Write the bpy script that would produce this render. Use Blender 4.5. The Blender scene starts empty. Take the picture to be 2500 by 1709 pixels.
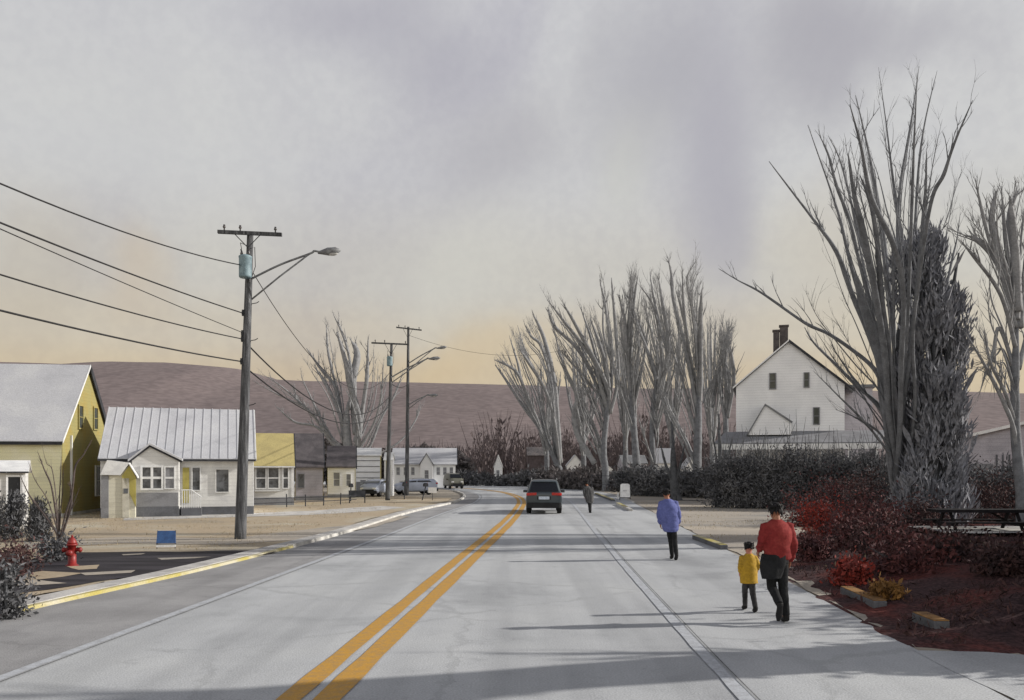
import bpy, bmesh, math, random
from mathutils import Vector, Matrix, noise
R = math.radians
PI = math.pi
random.seed(7)
S = bpy.context.scene
COL = S.collection

# ------------------------------------------------------------------ camera
EYE, F, HY, CX = 2.3, 2100.0, 1144.0, 1250.0      # eye height, focal length / horizon / centre in photo pixels
cam = bpy.data.cameras.new('camera')
cam.sensor_width = 36
cam.lens = 36 * F / 2500
cam.shift_y = (HY - 854.5) / 2500
cam.clip_start = 0.1
cam.clip_end = 6000
co = bpy.data.objects.new('camera', cam)
COL.objects.link(co)
co.location = (0, 0, EYE)
co.rotation_euler = (R(90), 0, 0)
S.camera = co
S.view_settings.view_transform = 'Standard'
S.view_settings.look = 'None'
S.view_settings.exposure = 0.0
S.view_settings.gamma = 1.0

# ------------------------------------------------------------------ sun
SUN_EL = 24.0
sdir = Vector((-1, -0.12, -math.tan(R(SUN_EL)) * math.hypot(1, .12))).normalized()   # travel direction
sun = bpy.data.lights.new('sun', 'SUN')
sun.energy = 5.0
sun.angle = R(0.9)
sun.color = (1.0, 0.945, 0.87)
so = bpy.data.objects.new('sun', sun)
COL.objects.link(so)
so.rotation_euler = sdir.to_track_quat('-Z', 'Y').to_euler()

# ------------------------------------------------------------------ sky
wd = bpy.data.worlds.new('World')
S.world = wd
wd.use_nodes = True
nt = wd.node_tree
for n in list(nt.nodes):
    nt.nodes.remove(n)


def N(t, typ, **kw):
    n = t.nodes.new(typ)
    for k, v in kw.items():
        setattr(n, k, v)
    return n


def ramp(t, fac, stops, interp='EASE'):
    r = N(t, 'ShaderNodeValToRGB')
    r.color_ramp.interpolation = interp
    el = r.color_ramp.elements
    while len(el) > 1:
        el.remove(el[-1])
    el[0].position = stops[0][0]
    c = stops[0][1]
    el[0].color = (*c, 1) if len(c) == 3 else c
    for p, c in stops[1:]:
        e = el.new(p)
        e.color = (*c, 1)
    t.links.new(fac, r.inputs[0])
    return r.outputs[0]


def mixc(t, fac, a, b, blend='MIX'):
    m = N(t, 'ShaderNodeMix', data_type='RGBA', blend_type=blend)
    for s, v in ((m.inputs[0], fac), (m.inputs[6], a), (m.inputs[7], b)):
        if isinstance(v, (int, float)):
            s.default_value = v
        elif isinstance(v, tuple):
            s.default_value = (*v, 1)
        else:
            t.links.new(v, s)
    return m.outputs[2]


tc = N(nt, 'ShaderNodeTexCoord')
sep = N(nt, 'ShaderNodeSeparateXYZ')
nt.links.new(tc.outputs['Generated'], sep.inputs[0])
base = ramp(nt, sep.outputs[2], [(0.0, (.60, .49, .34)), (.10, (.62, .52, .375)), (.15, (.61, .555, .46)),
                                 (.21, (.59, .57, .525)), (.33, (.60, .60, .605)), (.50, (.585, .585, .605)), (.58, (.34, .34, .38)), (.75, (.15, .155, .19)), (1.0, (.07, .075, .105))])  # sky above the view is darkened to deepen the cast shadows
mp = N(nt, 'ShaderNodeMapping')
mp.inputs['Scale'].default_value = (3.2, 3.2, 2.0)
mp.inputs['Rotation'].default_value = (0, .5, 0)
nt.links.new(tc.outputs['Generated'], mp.inputs[0])
nz = N(nt, 'ShaderNodeTexNoise')
nz.inputs['Scale'].default_value = 1.0
nz.inputs['Detail'].default_value = 5
nz.inputs['Roughness'].default_value = .5
nz.inputs['Distortion'].default_value = .6
nt.links.new(mp.outputs[0], nz.inputs['Vector'])
mot = ramp(nt, nz.outputs[0], [(.30, (.86, .85, .90)), (.5, (1, 1, 1)), (.7, (1.08, 1.08, 1.05))])
skyc = mixc(nt, 1.0, base, mot, 'MULTIPLY')
nz2 = N(nt, 'ShaderNodeTexNoise')
nz2.inputs['Scale'].default_value = 90
nz2.inputs['Detail'].default_value = 3
nt.links.new(tc.outputs['Generated'], nz2.inputs['Vector'])
fine = ramp(nt, nz2.outputs[0], [(.3, (.975, .975, .98)), (.7, (1.025, 1.025, 1.02))])
skyc = mixc(nt, 1.0, skyc, fine, 'MULTIPLY')


def dirof(px, py):
    return Vector(((px - CX) / F, 1, (HY - py) / F)).normalized()


def cloud(px, py, rx, rz, col, amt, rot=0.0):
    """a soft bank of cloud in the direction of (px, py)"""
    global skyc
    c = dirof(px, py)
    m = N(nt, 'ShaderNodeMapping', vector_type='POINT')
    m.inputs['Location'].default_value = (-c.x, -c.y, -c.z)
    nt.links.new(tc.outputs['Generated'], m.inputs[0])
    nd = N(nt, 'ShaderNodeVectorMath', operation='MULTIPLY_ADD')
    nt.links.new(nz.outputs[1], nd.inputs[0])
    nd.inputs[1].default_value = (.24, .24, .24)
    nd.inputs[2].default_value = (-.12, -.12, -.12)
    ad = N(nt, 'ShaderNodeVectorMath', operation='ADD')
    nt.links.new(m.outputs[0], ad.inputs[0])
    nt.links.new(nd.outputs[0], ad.inputs[1])
    m2 = N(nt, 'ShaderNodeMapping')
    m2.inputs['Rotation'].default_value = (0, rot, 0)
    nt.links.new(ad.outputs[0], m2.inputs[0])
    m3 = N(nt, 'ShaderNodeMapping')
    m3.inputs['Scale'].default_value = (F / rx, 1.5, F / rz)
    nt.links.new(m2.outputs[0], m3.inputs[0])
    ln = N(nt, 'ShaderNodeVectorMath', operation='LENGTH')
    nt.links.new(m3.outputs[0], ln.inputs[0])
    mr = N(nt, 'ShaderNodeMapRange', interpolation_type='SMOOTHERSTEP')
    mr.inputs[1].default_value = 1.0
    mr.inputs[2].default_value = 0.0
    mr.inputs[3].default_value = 0.0
    mr.inputs[4].default_value = amt
    nt.links.new(ln.outputs['Value'], mr.inputs[0])
    skyc = mixc(nt, mr.outputs[0], skyc, col)


cloud(1730, 420, 190, 520, (.42, .41, .46), .8, .12)
cloud(1790, 620, 120, 200, (.42, .41, .455), .5, .1)
cloud(1560, 230, 200, 330, (.43, .425, .46), .75)
cloud(1990, 170, 210, 300, (.40, .39, .43), .75, .6)
cloud(2180, 90, 330, 110, (.41, .40, .44), .6, -.3)
cloud(1200, 330, 330, 190, (.44, .43, .46), .6)
cloud(900, 90, 420, 150, (.40, .39, .45), .6)
cloud(330, 330, 420, 330, (.60, .60, .60), .45)
cloud(1500, 430, 110, 220, (.60, .60, .56), .55)
cloud(1080, 600, 330, 230, (.62, .61, .56), .5)
cloud(60, 700, 130, 300, (.50, .44, .36), .4)
cloud(300, 720, 120, 170, (.58, .48, .36), .5)
cloud(2080, 700, 260, 300, (.60, .55, .46), .5)
cloud(1150, 860, 420, 120, (.64, .50, .31), .5)
sk = N(nt, 'ShaderNodeTexSky', sky_type='NISHITA', sun_disc=False)
sk.sun_elevation = R(SUN_EL)
sk.sun_rotation = math.atan2(1, .12)
sk.air_density = 1.5
sk.dust_density = 4.0
# added brightness low behind the viewer, to light walls facing the camera
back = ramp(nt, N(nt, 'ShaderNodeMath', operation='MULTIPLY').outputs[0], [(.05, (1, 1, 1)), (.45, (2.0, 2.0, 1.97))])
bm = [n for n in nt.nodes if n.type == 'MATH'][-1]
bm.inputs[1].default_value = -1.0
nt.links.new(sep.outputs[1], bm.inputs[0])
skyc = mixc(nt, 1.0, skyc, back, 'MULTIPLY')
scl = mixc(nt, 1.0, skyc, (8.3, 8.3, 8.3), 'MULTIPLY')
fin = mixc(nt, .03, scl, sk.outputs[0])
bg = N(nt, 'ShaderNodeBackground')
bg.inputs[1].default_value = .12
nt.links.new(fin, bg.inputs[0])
wo = N(nt, 'ShaderNodeOutputWorld')
nt.links.new(bg.outputs[0], wo.inputs[0])


# ------------------------------------------------------------------ materials
def lin(c):
    return tuple((v / 255 / 12.92) if v / 255 <= .04045 else ((v / 255 + .055) / 1.055) ** 2.4 for v in c)


MATS = {}


def mat(name, c1, c2=None, scale=2.0, rough=.85, bump=0.0, bscale=40.0, detail=6, spot=None, stretch=None, grain=.12, metal=0.0, c3=None, siding=0):
    if name in MATS:
        return MATS[name]
    m = bpy.data.materials.new(name)
    m.use_nodes = True
    t = m.node_tree
    b = t.nodes['Principled BSDF']
    b.inputs['Roughness'].default_value = rough
    b.inputs['Metallic'].default_value = metal
    c2 = c2 or tuple(v * .72 for v in c1)
    geo = N(t, 'ShaderNodeTexCoord')
    src = geo.outputs['Object']
    if stretch:
        mm = N(t, 'ShaderNodeMapping')
        mm.inputs['Scale'].default_value = stretch
        t.links.new(src, mm.inputs[0])
        src = mm.outputs[0]
    n1 = N(t, 'ShaderNodeTexNoise')
    n1.inputs['Scale'].default_value = scale
    n1.inputs['Detail'].default_value = detail
    n1.inputs['Roughness'].default_value = .6
    n1.inputs['Distortion'].default_value = .4
    t.links.new(src, n1.inputs['Vector'])
    stops = [(.34, c2), (.62, c1)]
    if c3:
        stops = [(.30, c2), (.48, c1), (.66, c3)]
    col = ramp(t, n1.outputs[0], stops)
    n2 = N(t, 'ShaderNodeTexNoise')
    n2.inputs['Scale'].default_value = bscale
    n2.inputs['Detail'].default_value = 4
    t.links.new(geo.outputs['Object'], n2.inputs['Vector'])
    g = ramp(t, n2.outputs[0], [(.3, (1 - grain,) * 3), (.7, (1 + grain,) * 3)])
    col = mixc(t, 1.0, col, g, 'MULTIPLY')
    if siding:
        sx = N(t, 'ShaderNodeSeparateXYZ')
        t.links.new(geo.outputs['Object'], sx.inputs[0])
        m1 = N(t, 'ShaderNodeMath', operation='MULTIPLY')
        m1.inputs[1].default_value = 1 / siding
        t.links.new(sx.outputs[2], m1.inputs[0])
        m2 = N(t, 'ShaderNodeMath', operation='FRACT')
        t.links.new(m1.outputs[0], m2.inputs[0])
        lap = ramp(t, m2.outputs[0], [(0, (.74, .74, .75)), (.14, (1, 1, 1)), (1.0, (.95, .95, .95))], 'LINEAR')
        col = mixc(t, 1.0, col, lap, 'MULTIPLY')
    t.links.new(col, b.inputs['Base Color'])
    if rough > .55 and max(c1) < .2:
        b.inputs['Specular IOR Level'].default_value = .15
    if bump:
        bp = N(t, 'ShaderNodeBump')
        bp.inputs['Strength'].default_value = bump
        bp.inputs['Distance'].default_value = .02
        t.links.new(n2.outputs[0], bp.inputs['Height'])
        t.links.new(bp.outputs[0], b.inputs['Normal'])
    MATS[name] = m
    return m


M = {}
M['road'] = mat('asphalt_worn', (.395, .41, .425), (.31, .323, .337), .35, .8, .25, 45, c3=(.43, .445, .455), grain=.16)
M['shoulder'] = mat('asphalt_shoulder', (.285, .285, .29), (.22, .22, .225), .5, .9, .3, 50)
M['yellow_line'] = mat('road_paint_yellow', (.50, .265, .03), (.40, .235, .07), 9, .7, .1, 60)
M['white_line'] = mat('road_paint_white', (.44, .465, .50), (.34, .355, .38), 9, .7, .1, 60)
M['kerb'] = mat('kerb_concrete', (.54, .53, .50), (.38, .37, .35), 1.2, .9, .2)
M['kerb_yellow'] = mat('kerb_paint_yellow', (.40, .34, .09), (.48, .45, .34), .8, .8, .2)
M['ground'] = mat('earth_grey', (.30, .265, .215), (.21, .19, .165), .12, 1, .4, 6, c3=(.36, .32, .26))
M['lawn'] = mat('lawn_dry', (.36, .29, .20), (.29, .245, .18), .25, 1, .5, 14, c3=(.40, .365, .285))
M['verge'] = mat('verge_gravel', (.335, .30, .255), (.225, .215, .20), .22, 1, .5, 14, c3=(.42, .37, .30), stretch=(.5, 1.6, 1))
M['bank'] = mat('leaf_litter', (.062, .035, .036), (.028, .020, .023), .45, 1, .9, 16, c3=(.125, .036, .03), grain=.45)
M['painted_shade'] = mat('ground_shade', (.05, .046, .053), (.022, .02, .023), 1.2, .8, .3, 30, stretch=(.35, 1.6, 1))
M['walk'] = mat('sidewalk_concrete', (.50, .49, .47), (.33, .32, .31), 1.3, .9, .2)
M['hill'] = mat('hill_wood', (.182, .150, .149), (.152, .126, .127), .012, 1, 0, .25, detail=8, c3=(.205, .168, .165), grain=.16)
M['bark_pale'] = mat('bark_pale_grey', (.27, .274, .284), (.19, .194, .204), 3, .95, .5, 20)
M['bark'] = mat('bark_grey', (.18, .188, .205), (.115, .121, .133), 3, .95, .6, 20)
M['bark_dark'] = mat('bark_dark', (.10, .104, .112), (.055, .058, .063), 3, .95, .6, 20)
M['bark_brown'] = mat('bark_brown', (.13, .105, .10), (.075, .062, .062), 3, .95, .5, 20)
M['ivy'] = mat('ivy_leaf', (.21, .217, .245), (.135, .142, .163), .9, 1, 0, 8, c3=(.27, .277, .305), grain=.3)
M['brush'] = mat('brush_leaf', (.105, .107, .115), (.05, .052, .057), .7, .95, 0, 6, c3=(.17, .17, .175), grain=.3)
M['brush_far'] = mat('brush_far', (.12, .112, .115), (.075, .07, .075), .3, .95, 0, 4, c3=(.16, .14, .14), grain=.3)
M['wood_far'] = mat('wood_far', (.105, .086, .089), (.07, .06, .063), .08, .95, 0, 2, c3=(.135, .11, .11), grain=.2)
M['red_leaf'] = mat('red_leaf', (.30, .035, .02), (.13, .022, .018), 2.5, .8, 0, 12, grain=.3)
M['wine_leaf'] = mat('wine_leaf', (.13, .05, .048), (.05, .028, .032), 1.2, .85, 0, 12, grain=.3)
M['gold_leaf'] = mat('gold_leaf', (.26, .13, .03), (.15, .08, .025), 3, .8, 0, 12)
M['brown_leaf'] = mat('brown_leaf', (.09, .05, .048), (.04, .028, .03), 2, .85, 0, 12, grain=.3)
M['dry_grass'] = mat('dry_grass', (.36, .30, .19), (.24, .20, .13), 1, .95, 0, 6)
M['pole'] = mat('pole_wood', (.075, .077, .082), (.035, .036, .04), 2.5, .95, .6, 25, stretch=(6, 6, .5), c3=(.16, .165, .175))
M['iron'] = mat('iron_dark', (.06, .063, .068), (.035, .037, .04), 4, .6, .2, 30)
M['wire'] = mat('wire_black', (.035, .035, .038), (.025, .025, .027), 4, .7)
M['transformer'] = mat('transformer_steel', (.20, .285, .32), (.12, .18, .21), 6, .55, .1, 30)
M['lamp_grey'] = mat('lamp_housing', (.22, .23, .24), (.12, .12, .13), 6, .6)
M['glass_lamp'] = mat('lamp_glass', (.5, .5, .48), (.4, .4, .4), 6, .3)
M['ceramic'] = mat('insulator_ceramic', (.07, .06, .06), (.05, .05, .05), 6, .3)
M['yellow_wall'] = mat('siding_pale_yellow', (.70, .68, .46), (.60, .585, .42), .6, .9, .15, 30, c3=(.74, .72, .55), siding=0.17)
M['olive_wall'] = mat('siding_mustard', (.29, .255, .10), (.25, .235, .10), .8, .9, .15, 30, c3=(.31, .24, .07), siding=0.17)
M['white_wall'] = mat('siding_white', (.82, .83, .84), (.73, .74, .755), .6, .9, .12, 30, siding=0.18)
M['grey_wall'] = mat('siding_grey', (.58, .58, .57), (.46, .46, .47), .7, .9, .15, 30, c3=(.66, .66, .64), siding=0.18)
M['cream_wall'] = mat('siding_cream', (.58, .56, .46), (.50, .48, .38), .7, .9, .12, 30, siding=0.18)
M['dark_wall'] = mat('base_dark_grey', (.13, .135, .15), (.09, .093, .10), 1.2, .9, .2, 20)
M['mid_wall'] = mat('panel_mid_grey', (.22, .225, .24), (.165, .167, .18), 1.2, .9, .2, 20)
M['mauve_wall'] = mat('siding_mauve', (.44, .42, .46), (.34, .33, .36), 1, .9, .15, 20, siding=0.2)
M['roof_metal'] = mat('roof_pale_metal', (.47, .48, .51), (.40, .41, .44), .5, .6, .05, 20, c3=(.52, .53, .55))
M['roof_yellow'] = mat('roof_ochre', (.44, .37, .16), (.37, .31, .14), .9, .9, .2, 16)
M['roof_dark'] = mat('roof_dark_shingle', (.115, .105, .112), (.075, .07, .076), 1.2, .95, .3, 16)
M['roof_grey'] = mat('roof_grey_shingle', (.20, .205, .215), (.13, .135, .145), .8, .95, .3, 16)
M['trim_dark'] = mat('trim_dark', (.05, .052, .06), (.03, .032, .036), 2, .8, .1)
M['trim_white'] = mat('trim_white', (.72, .73, .73), (.60, .61, .62), 2, .8, .1)
M['brick'] = mat('chimney_brick', (.115, .102, .10), (.075, .067, .067), 3, .95, .3, 20)
M['glass'] = mat('window_glass', (.12, .128, .14), (.028, .031, .035), 2.2, .1)  # pale blotches in the colour stand in for reflections and curtains
M['glass_green'] = mat('window_glass_green', (.06, .07, .062), (.035, .04, .036), 1.5, .2)
M['door_cream'] = mat('door_cream', (.52, .50, .42), (.45, .43, .36), 2, .8)
M['door_yellow'] = mat('door_mustard', (.36, .31, .08), (.30, .26, .07), 2, .8)
M['red_paint'] = mat('hydrant_red', (.27, .018, .016), (.17, .013, .012), 4, .5, .1, 30)
M['blue_panel'] = mat('sign_blue', (.045, .13, .34), (.03, .085, .24), 5, .6, .1, 30)
M['white_panel'] = mat('panel_white', (.80, .80, .79), (.68, .68, .68), 4, .6)
M['car_body'] = mat('car_paint_slate', (.045, .06, .072), (.034, .046, .055), 1.5, .28, 0, 30, grain=.04)
M['van_body'] = mat('van_paint_olive', (.13, .13, .105), (.10, .10, .08), 1.5, .4, 0, 30, grain=.04)
M['pale_body'] = mat('car_paint_pale_blue', (.40, .44, .54), (.34, .38, .46), 1.5, .35, 0, 30, grain=.04)
M['car_glass'] = mat('car_glass', (.012, .014, .017), (.01, .011, .013), 1, .08, 0, 30, grain=.03)
M['tail_red'] = mat('tail_lamp', (.42, .015, .012), (.30, .012, .01), 8, .25)
M['head_lamp'] = mat('head_lamp', (.72, .73, .72), (.6, .6, .6), 8, .2)
M['plastic'] = mat('bumper_plastic', (.022, .023, .025), (.016, .016, .018), 3, .6)
M['tyre'] = mat('tyre_rubber', (.02, .02, .021), (.014, .014, .014), 6, .9, .3)
M['rim'] = mat('rim_alloy', (.32, .33, .34), (.22, .22, .23), 6, .4, metal=.6)
M['plate'] = mat('plate_pale', (.52, .58, .66), (.40, .46, .54), 14, .5)
M['skin'] = mat('skin_brown', (.32, .135, .075), (.25, .10, .055), 6, .6, grain=.05)
M['skin_pink'] = mat('skin_pink', (.48, .19, .13), (.38, .14, .10), 6, .6, grain=.05)
M['hair'] = mat('hair_black', (.014, .013, .014), (.009, .009, .009), 12, .6, .4, 60)
M['jacket_blue'] = mat('jacket_blue', (.105, .125, .33), (.075, .09, .25), 5, .85, .25, 30)
M['jacket_red'] = mat('jacket_red', (.19, .024, .024), (.12, .018, .02), 4, .85, .25, 30, c3=(.23, .036, .033))
M['coat_yellow'] = mat('coat_yellow', (.45, .27, .018), (.34, .21, .02), 6, .85, .25, 30)
M['coat_grey'] = mat('coat_grey', (.075, .075, .078), (.03, .03, .032), 3, .9, .2, 30, stretch=(9, 9, .4), c3=(.20, .20, .20))
M['trouser_black'] = mat('trouser_black', (.020, .021, .023), (.012, .013, .014), 5, .9, .25, 30)
M['trouser_grey'] = mat('trouser_grey', (.055, .055, .058), (.03, .03, .032), 5, .9, .25, 30)
M['shoe'] = mat('shoe_black', (.016, .016, .017), (.012, .012, .012), 5, .6)
M['eye'] = mat('eye_white', (.7, .7, .68), (.6, .6, .6), 5, .3)
M['lip'] = mat('lip', (.30, .09, .07), (.25, .08, .06), 5, .5)
M['table_wood'] = mat('table_dark_wood', (.022, .02, .022), (.012, .011, .013), 3, .8, .3, 20)


# wear on the road: tyre-polished lanes, stains and hairline cracks
def wear(m, crack=.86):
    t = m.node_tree
    b = t.nodes['Principled BSDF']
    src = b.inputs['Base Color'].links[0].from_socket
    tcn = N(t, 'ShaderNodeTexCoord')
    mp_ = N(t, 'ShaderNodeMapping')
    mp_.inputs['Scale'].default_value = (1.1, .045, 1)
    mp_.inputs['Rotation'].default_value = (0, 0, .064)
    t.links.new(tcn.outputs['Object'], mp_.inputs[0])
    n1 = N(t, 'ShaderNodeTexNoise')
    n1.inputs['Scale'].default_value = 1.0
    n1.inputs['Detail'].default_value = 5
    t.links.new(mp_.outputs[0], n1.inputs['Vector'])
    c = mixc(t, 1.0, src, ramp(t, n1.outputs[0], [(.35, (.86, .86, .865)), (.6, (1.05, 1.05, 1.05))]), 'MULTIPLY')
    n2 = N(t, 'ShaderNodeTexNoise')
    n2.inputs['Scale'].default_value = 1.7
    n2.inputs['Detail'].default_value = 8
    n2.inputs['Roughness'].default_value = .75
    t.links.new(tcn.outputs['Object'], n2.inputs['Vector'])
    c = mixc(t, 1.0, c, ramp(t, n2.outputs[0], [(.28, (.80, .80, .81)), (.45, (1, 1, 1)), (.75, (1.06, 1.06, 1.06))]), 'MULTIPLY')
    wv = N(t, 'ShaderNodeVectorMath', operation='MULTIPLY_ADD')
    t.links.new(n2.outputs[1], wv.inputs[0])
    wv.inputs[1].default_value = (.9, .9, 0)
    t.links.new(tcn.outputs['Object'], wv.inputs[2])
    vo = N(t, 'ShaderNodeTexVoronoi', feature='DISTANCE_TO_EDGE')
    vo.inputs['Scale'].default_value = .22
    t.links.new(wv.outputs[0], vo.inputs['Vector'])
    ck = ramp(t, vo.outputs['Distance'], [(0, (crack,) * 3), (.006, (.85, .85, .85)), (.011, (1, 1, 1))], 'LINEAR')
    msk = ramp(t, n1.outputs[0], [(.42, (0, 0, 0)), (.55, (1, 1, 1))])
    c = mixc(t, msk, c, mixc(t, 1.0, c, ck, 'MULTIPLY'))
    t.links.new(c, b.inputs['Base Color'])


wear(M['road'])
wear(M['shoulder'])


# ------------------------------------------------------------------ helpers
def G(px, py):
    Y = EYE * F / (py - HY)
    return Vector(((px - CX) / F * Y, Y, 0))


def W(px, py, Y):
    return Vector(((px - CX) / F * Y, Y, EYE - (py - HY) / F * Y))


def catmull(pts, n=6):
    if len(pts) < 3:
        a, b = pts[0], pts[-1]
        return [tuple(a[k] + (b[k] - a[k]) * i / n for k in range(len(a))) for i in range(n + 1)]
    P = [pts[0]] + list(pts) + [pts[-1]]
    out = []
    for i in range(1, len(P) - 2):
        p0, p1, p2, p3 = P[i - 1], P[i], P[i + 1], P[i + 2]
        for j in range(n):
            t = j / n
            out.append(tuple(.5 * (2 * p1[k] + (p2[k] - p0[k]) * t + (2 * p0[k] - 5 * p1[k] + 4 * p2[k] - p3[k]) * t * t
                                   + (3 * p1[k] - p0[k] - 3 * p2[k] + p3[k]) * t ** 3) for k in range(len(p1))))
    out.append(tuple(P[-1]))
    return out


class MB:
    def __init__(s):
        s.v, s.f = [], []

    def add(s, vs, fs):
        o = len(s.v)
        s.v += [tuple(v) for v in vs]
        s.f += [tuple(i + o for i in f) for f in fs]
        return s

    def box(s, x0, x1, y0, y1, z0, z1):
        return s.add([(x0, y0, z0), (x1, y0, z0), (x1, y1, z0), (x0, y1, z0), (x0, y0, z1), (x1, y0, z1), (x1, y1, z1), (x0, y1, z1)],
                     [(0, 3, 2, 1), (4, 5, 6, 7), (0, 1, 5, 4), (1, 2, 6, 5), (2, 3, 7, 6), (3, 0, 4, 7)])

    def prism(s, poly, off):
        """poly: 3-D points, extruded by the vector off"""
        n = len(poly)
        p2 = [tuple(Vector(p) + Vector(off)) for p in poly]
        return s.add(list(poly) + p2, [tuple(range(n - 1, -1, -1)), tuple(range(n, 2 * n))] + [(i, (i + 1) % n, n + (i + 1) % n, n + i) for i in range(n)])

    def tube(s, pts, rad, n=6, cap=True):
        pts = [Vector(p) for p in pts]
        if isinstance(rad, (int, float)):
            rad = [rad] * len(pts)
        vs, fs = [], []
        d = (pts[1] - pts[0]).normalized()
        ref = Vector((0, 0, 1)) if abs(d.z) < .9 else Vector((1, 0, 0))
        a = d.cross(ref).normalized()
        for i, p in enumerate(pts):
            if i == 0:
                d = pts[1] - pts[0]
            elif i == len(pts) - 1:
                d = pts[-1] - pts[-2]
            else:
                d = pts[i + 1] - pts[i - 1]
            if d.length < 1e-7:
                d = Vector((0, 0, 1))
            d.normalize()
            a = (a - d * a.dot(d))
            if a.length < 1e-6:
                a = d.orthogonal()
            a.normalize()
            b = d.cross(a)
            for k in range(n):
                t = 2 * PI * k / n
                vs.append(p + (a * math.cos(t) + b * math.sin(t)) * rad[i])
        for i in range(len(pts) - 1):
            for k in range(n):
                k2 = (k + 1) % n
                fs.append((i * n + k, i * n + k2, (i + 1) * n + k2, (i + 1) * n + k))
        if cap:
            fs.append(tuple(range(n - 1, -1, -1)))
            o = (len(pts) - 1) * n
            fs.append(tuple(range(o, o + n)))
        return s.add(vs, fs)

    def loft(s, rings, n=18, sub=4):
        """rings (cx, cy, z, rx, ry)"""
        rr = catmull(rings, sub)
        vs, fs = [], []
        for (x, y, z, rx, ry) in rr:
            for k in range(n):
                t = 2 * PI * k / n
                vs.append((x + rx * math.cos(t), y + ry * math.sin(t), z))
        for i in range(len(rr) - 1):
            for k in range(n):
                k2 = (k + 1) % n
                fs.append((i * n + k, i * n + k2, (i + 1) * n + k2, (i + 1) * n + k))
        fs.append(tuple(range(n - 1, -1, -1)))
        o = (len(rr) - 1) * n
        fs.append(tuple(range(o, o + n)))
        return s.add(vs, fs)

    def ball(s, c, r, n=10, m=7):
        r = (r, r, r) if isinstance(r, (int, float)) else r
        rings = []
        vs, fs = [], []
        for i in range(m + 1):
            ph = -PI / 2 + PI * i / m
            for k in range(n):
                t = 2 * PI * k / n
                vs.append((c[0] + r[0] * math.cos(ph) * math.cos(t), c[1] + r[1] * math.cos(ph) * math.sin(t), c[2] + r[2] * math.sin(ph)))
        for i in range(m):
            for k in range(n):
                k2 = (k + 1) % n
                fs.append((i * n + k, i * n + k2, (i + 1) * n + k2, (i + 1) * n + k))
        return s.add(vs, fs)

    def leaf(s, p, d, L, w):
        d = Vector(d).normalized()
        a = d.cross(Vector((random.uniform(-1, 1), random.uniform(-1, 1), random.uniform(-.3, .3)))).normalized()
        p = Vector(p)
        return s.add([p - a * w * .3, p + d * L * .45 - a * w, p + d * L, p + d * L * .5 + a * w, p + a * w * .3], [(0, 1, 2, 3, 4)])

    def build(s, name, m, parent=None, smooth=False, bev=0.0):
        me = bpy.data.meshes.new(name)
        me.from_pydata([tuple(v) for v in s.v], [], s.f)
        me.update()
        o = bpy.data.objects.new(name, me)
        COL.objects.link(o)
        if m:
            me.materials.append(m)
        if smooth:
            me.polygons.foreach_set('use_smooth', [True] * len(me.polygons))
        if parent:
            o.parent = parent
        if bev:
            b = o.modifiers.new('bevel', 'BEVEL')
            b.width = bev
            b.segments = 2
            b.limit_method = 'ANGLE'
        return o


def tag(o, label=None, cat=None, group=None, kind=None):
    if label:
        o['label'] = label
    if cat:
        o['category'] = cat
    if group:
        o['group'] = group
    if kind:
        o['kind'] = kind
    return o


def thing(name, loc, rz, label, cat, group=None):
    o = bpy.data.objects.new(name, None)
    o.empty_display_size = .3
    COL.objects.link(o)
    o.location = loc
    o.rotation_euler = (0, 0, rz)
    return tag(o, label, cat, group)


def copy_tree(o, parent=None):
    c = o.copy()
    COL.objects.link(c)
    if parent:
        c.parent = parent
    for ch in list(o.children):
        copy_tree(ch, c)
    return c


def struct(o):
    o['kind'] = 'structure'
    return o


def sheet(name, polyL, polyR, z, m, jit=0.0):
    """a ground sheet between two polylines of the same length"""
    mb = MB()
    n = len(polyL)
    cross = 6
    vs = []
    for i in range(n):
        a, b = Vector(polyL[i]), Vector(polyR[i])
        for k in range(cross + 1):
            p = a.lerp(b, k / cross)
            e = jit * (noise.noise(Vector((p.x * .7, p.y * .7, z * 50))) if k in (0, cross) else 0)
            vs.append((p.x + e, p.y + e, z))
    fs = []
    for i in range(n - 1):
        for k in range(cross):
            a = i * (cross + 1) + k
            fs.append((a, a + 1, a + cross + 2, a + cross + 1))
    mb.add(vs, fs)
    return mb.build(name, m)


def stripe(name, pts, w, z, m, off=0.0):
    c = catmull(pts, 10)
    L, Rr = [], []
    for i, p in enumerate(c):
        a = c[max(0, i - 1)]
        b = c[min(len(c) - 1, i + 1)]
        d = Vector((b[0] - a[0], b[1] - a[1])).normalized()
        nn = Vector((-d.y, d.x))
        q = Vector(p[:2]) - nn * off
        wob = 1 + .18 * noise.noise(Vector((p[0] * 1.3, p[1] * 1.3, w)))
        L.append(q + nn * w * .5 * wob)
        Rr.append(q - nn * w * .5 * wob)
    mb = MB()
    vs = []
    for a, b in zip(L, Rr):
        vs += [(a.x, a.y, z), (b.x, b.y, z)]
    mb.add(vs, [(2 * i, 2 * i + 1, 2 * i + 3, 2 * i + 2) for i in range(len(L) - 1)])
    return mb.build(name, m)


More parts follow.
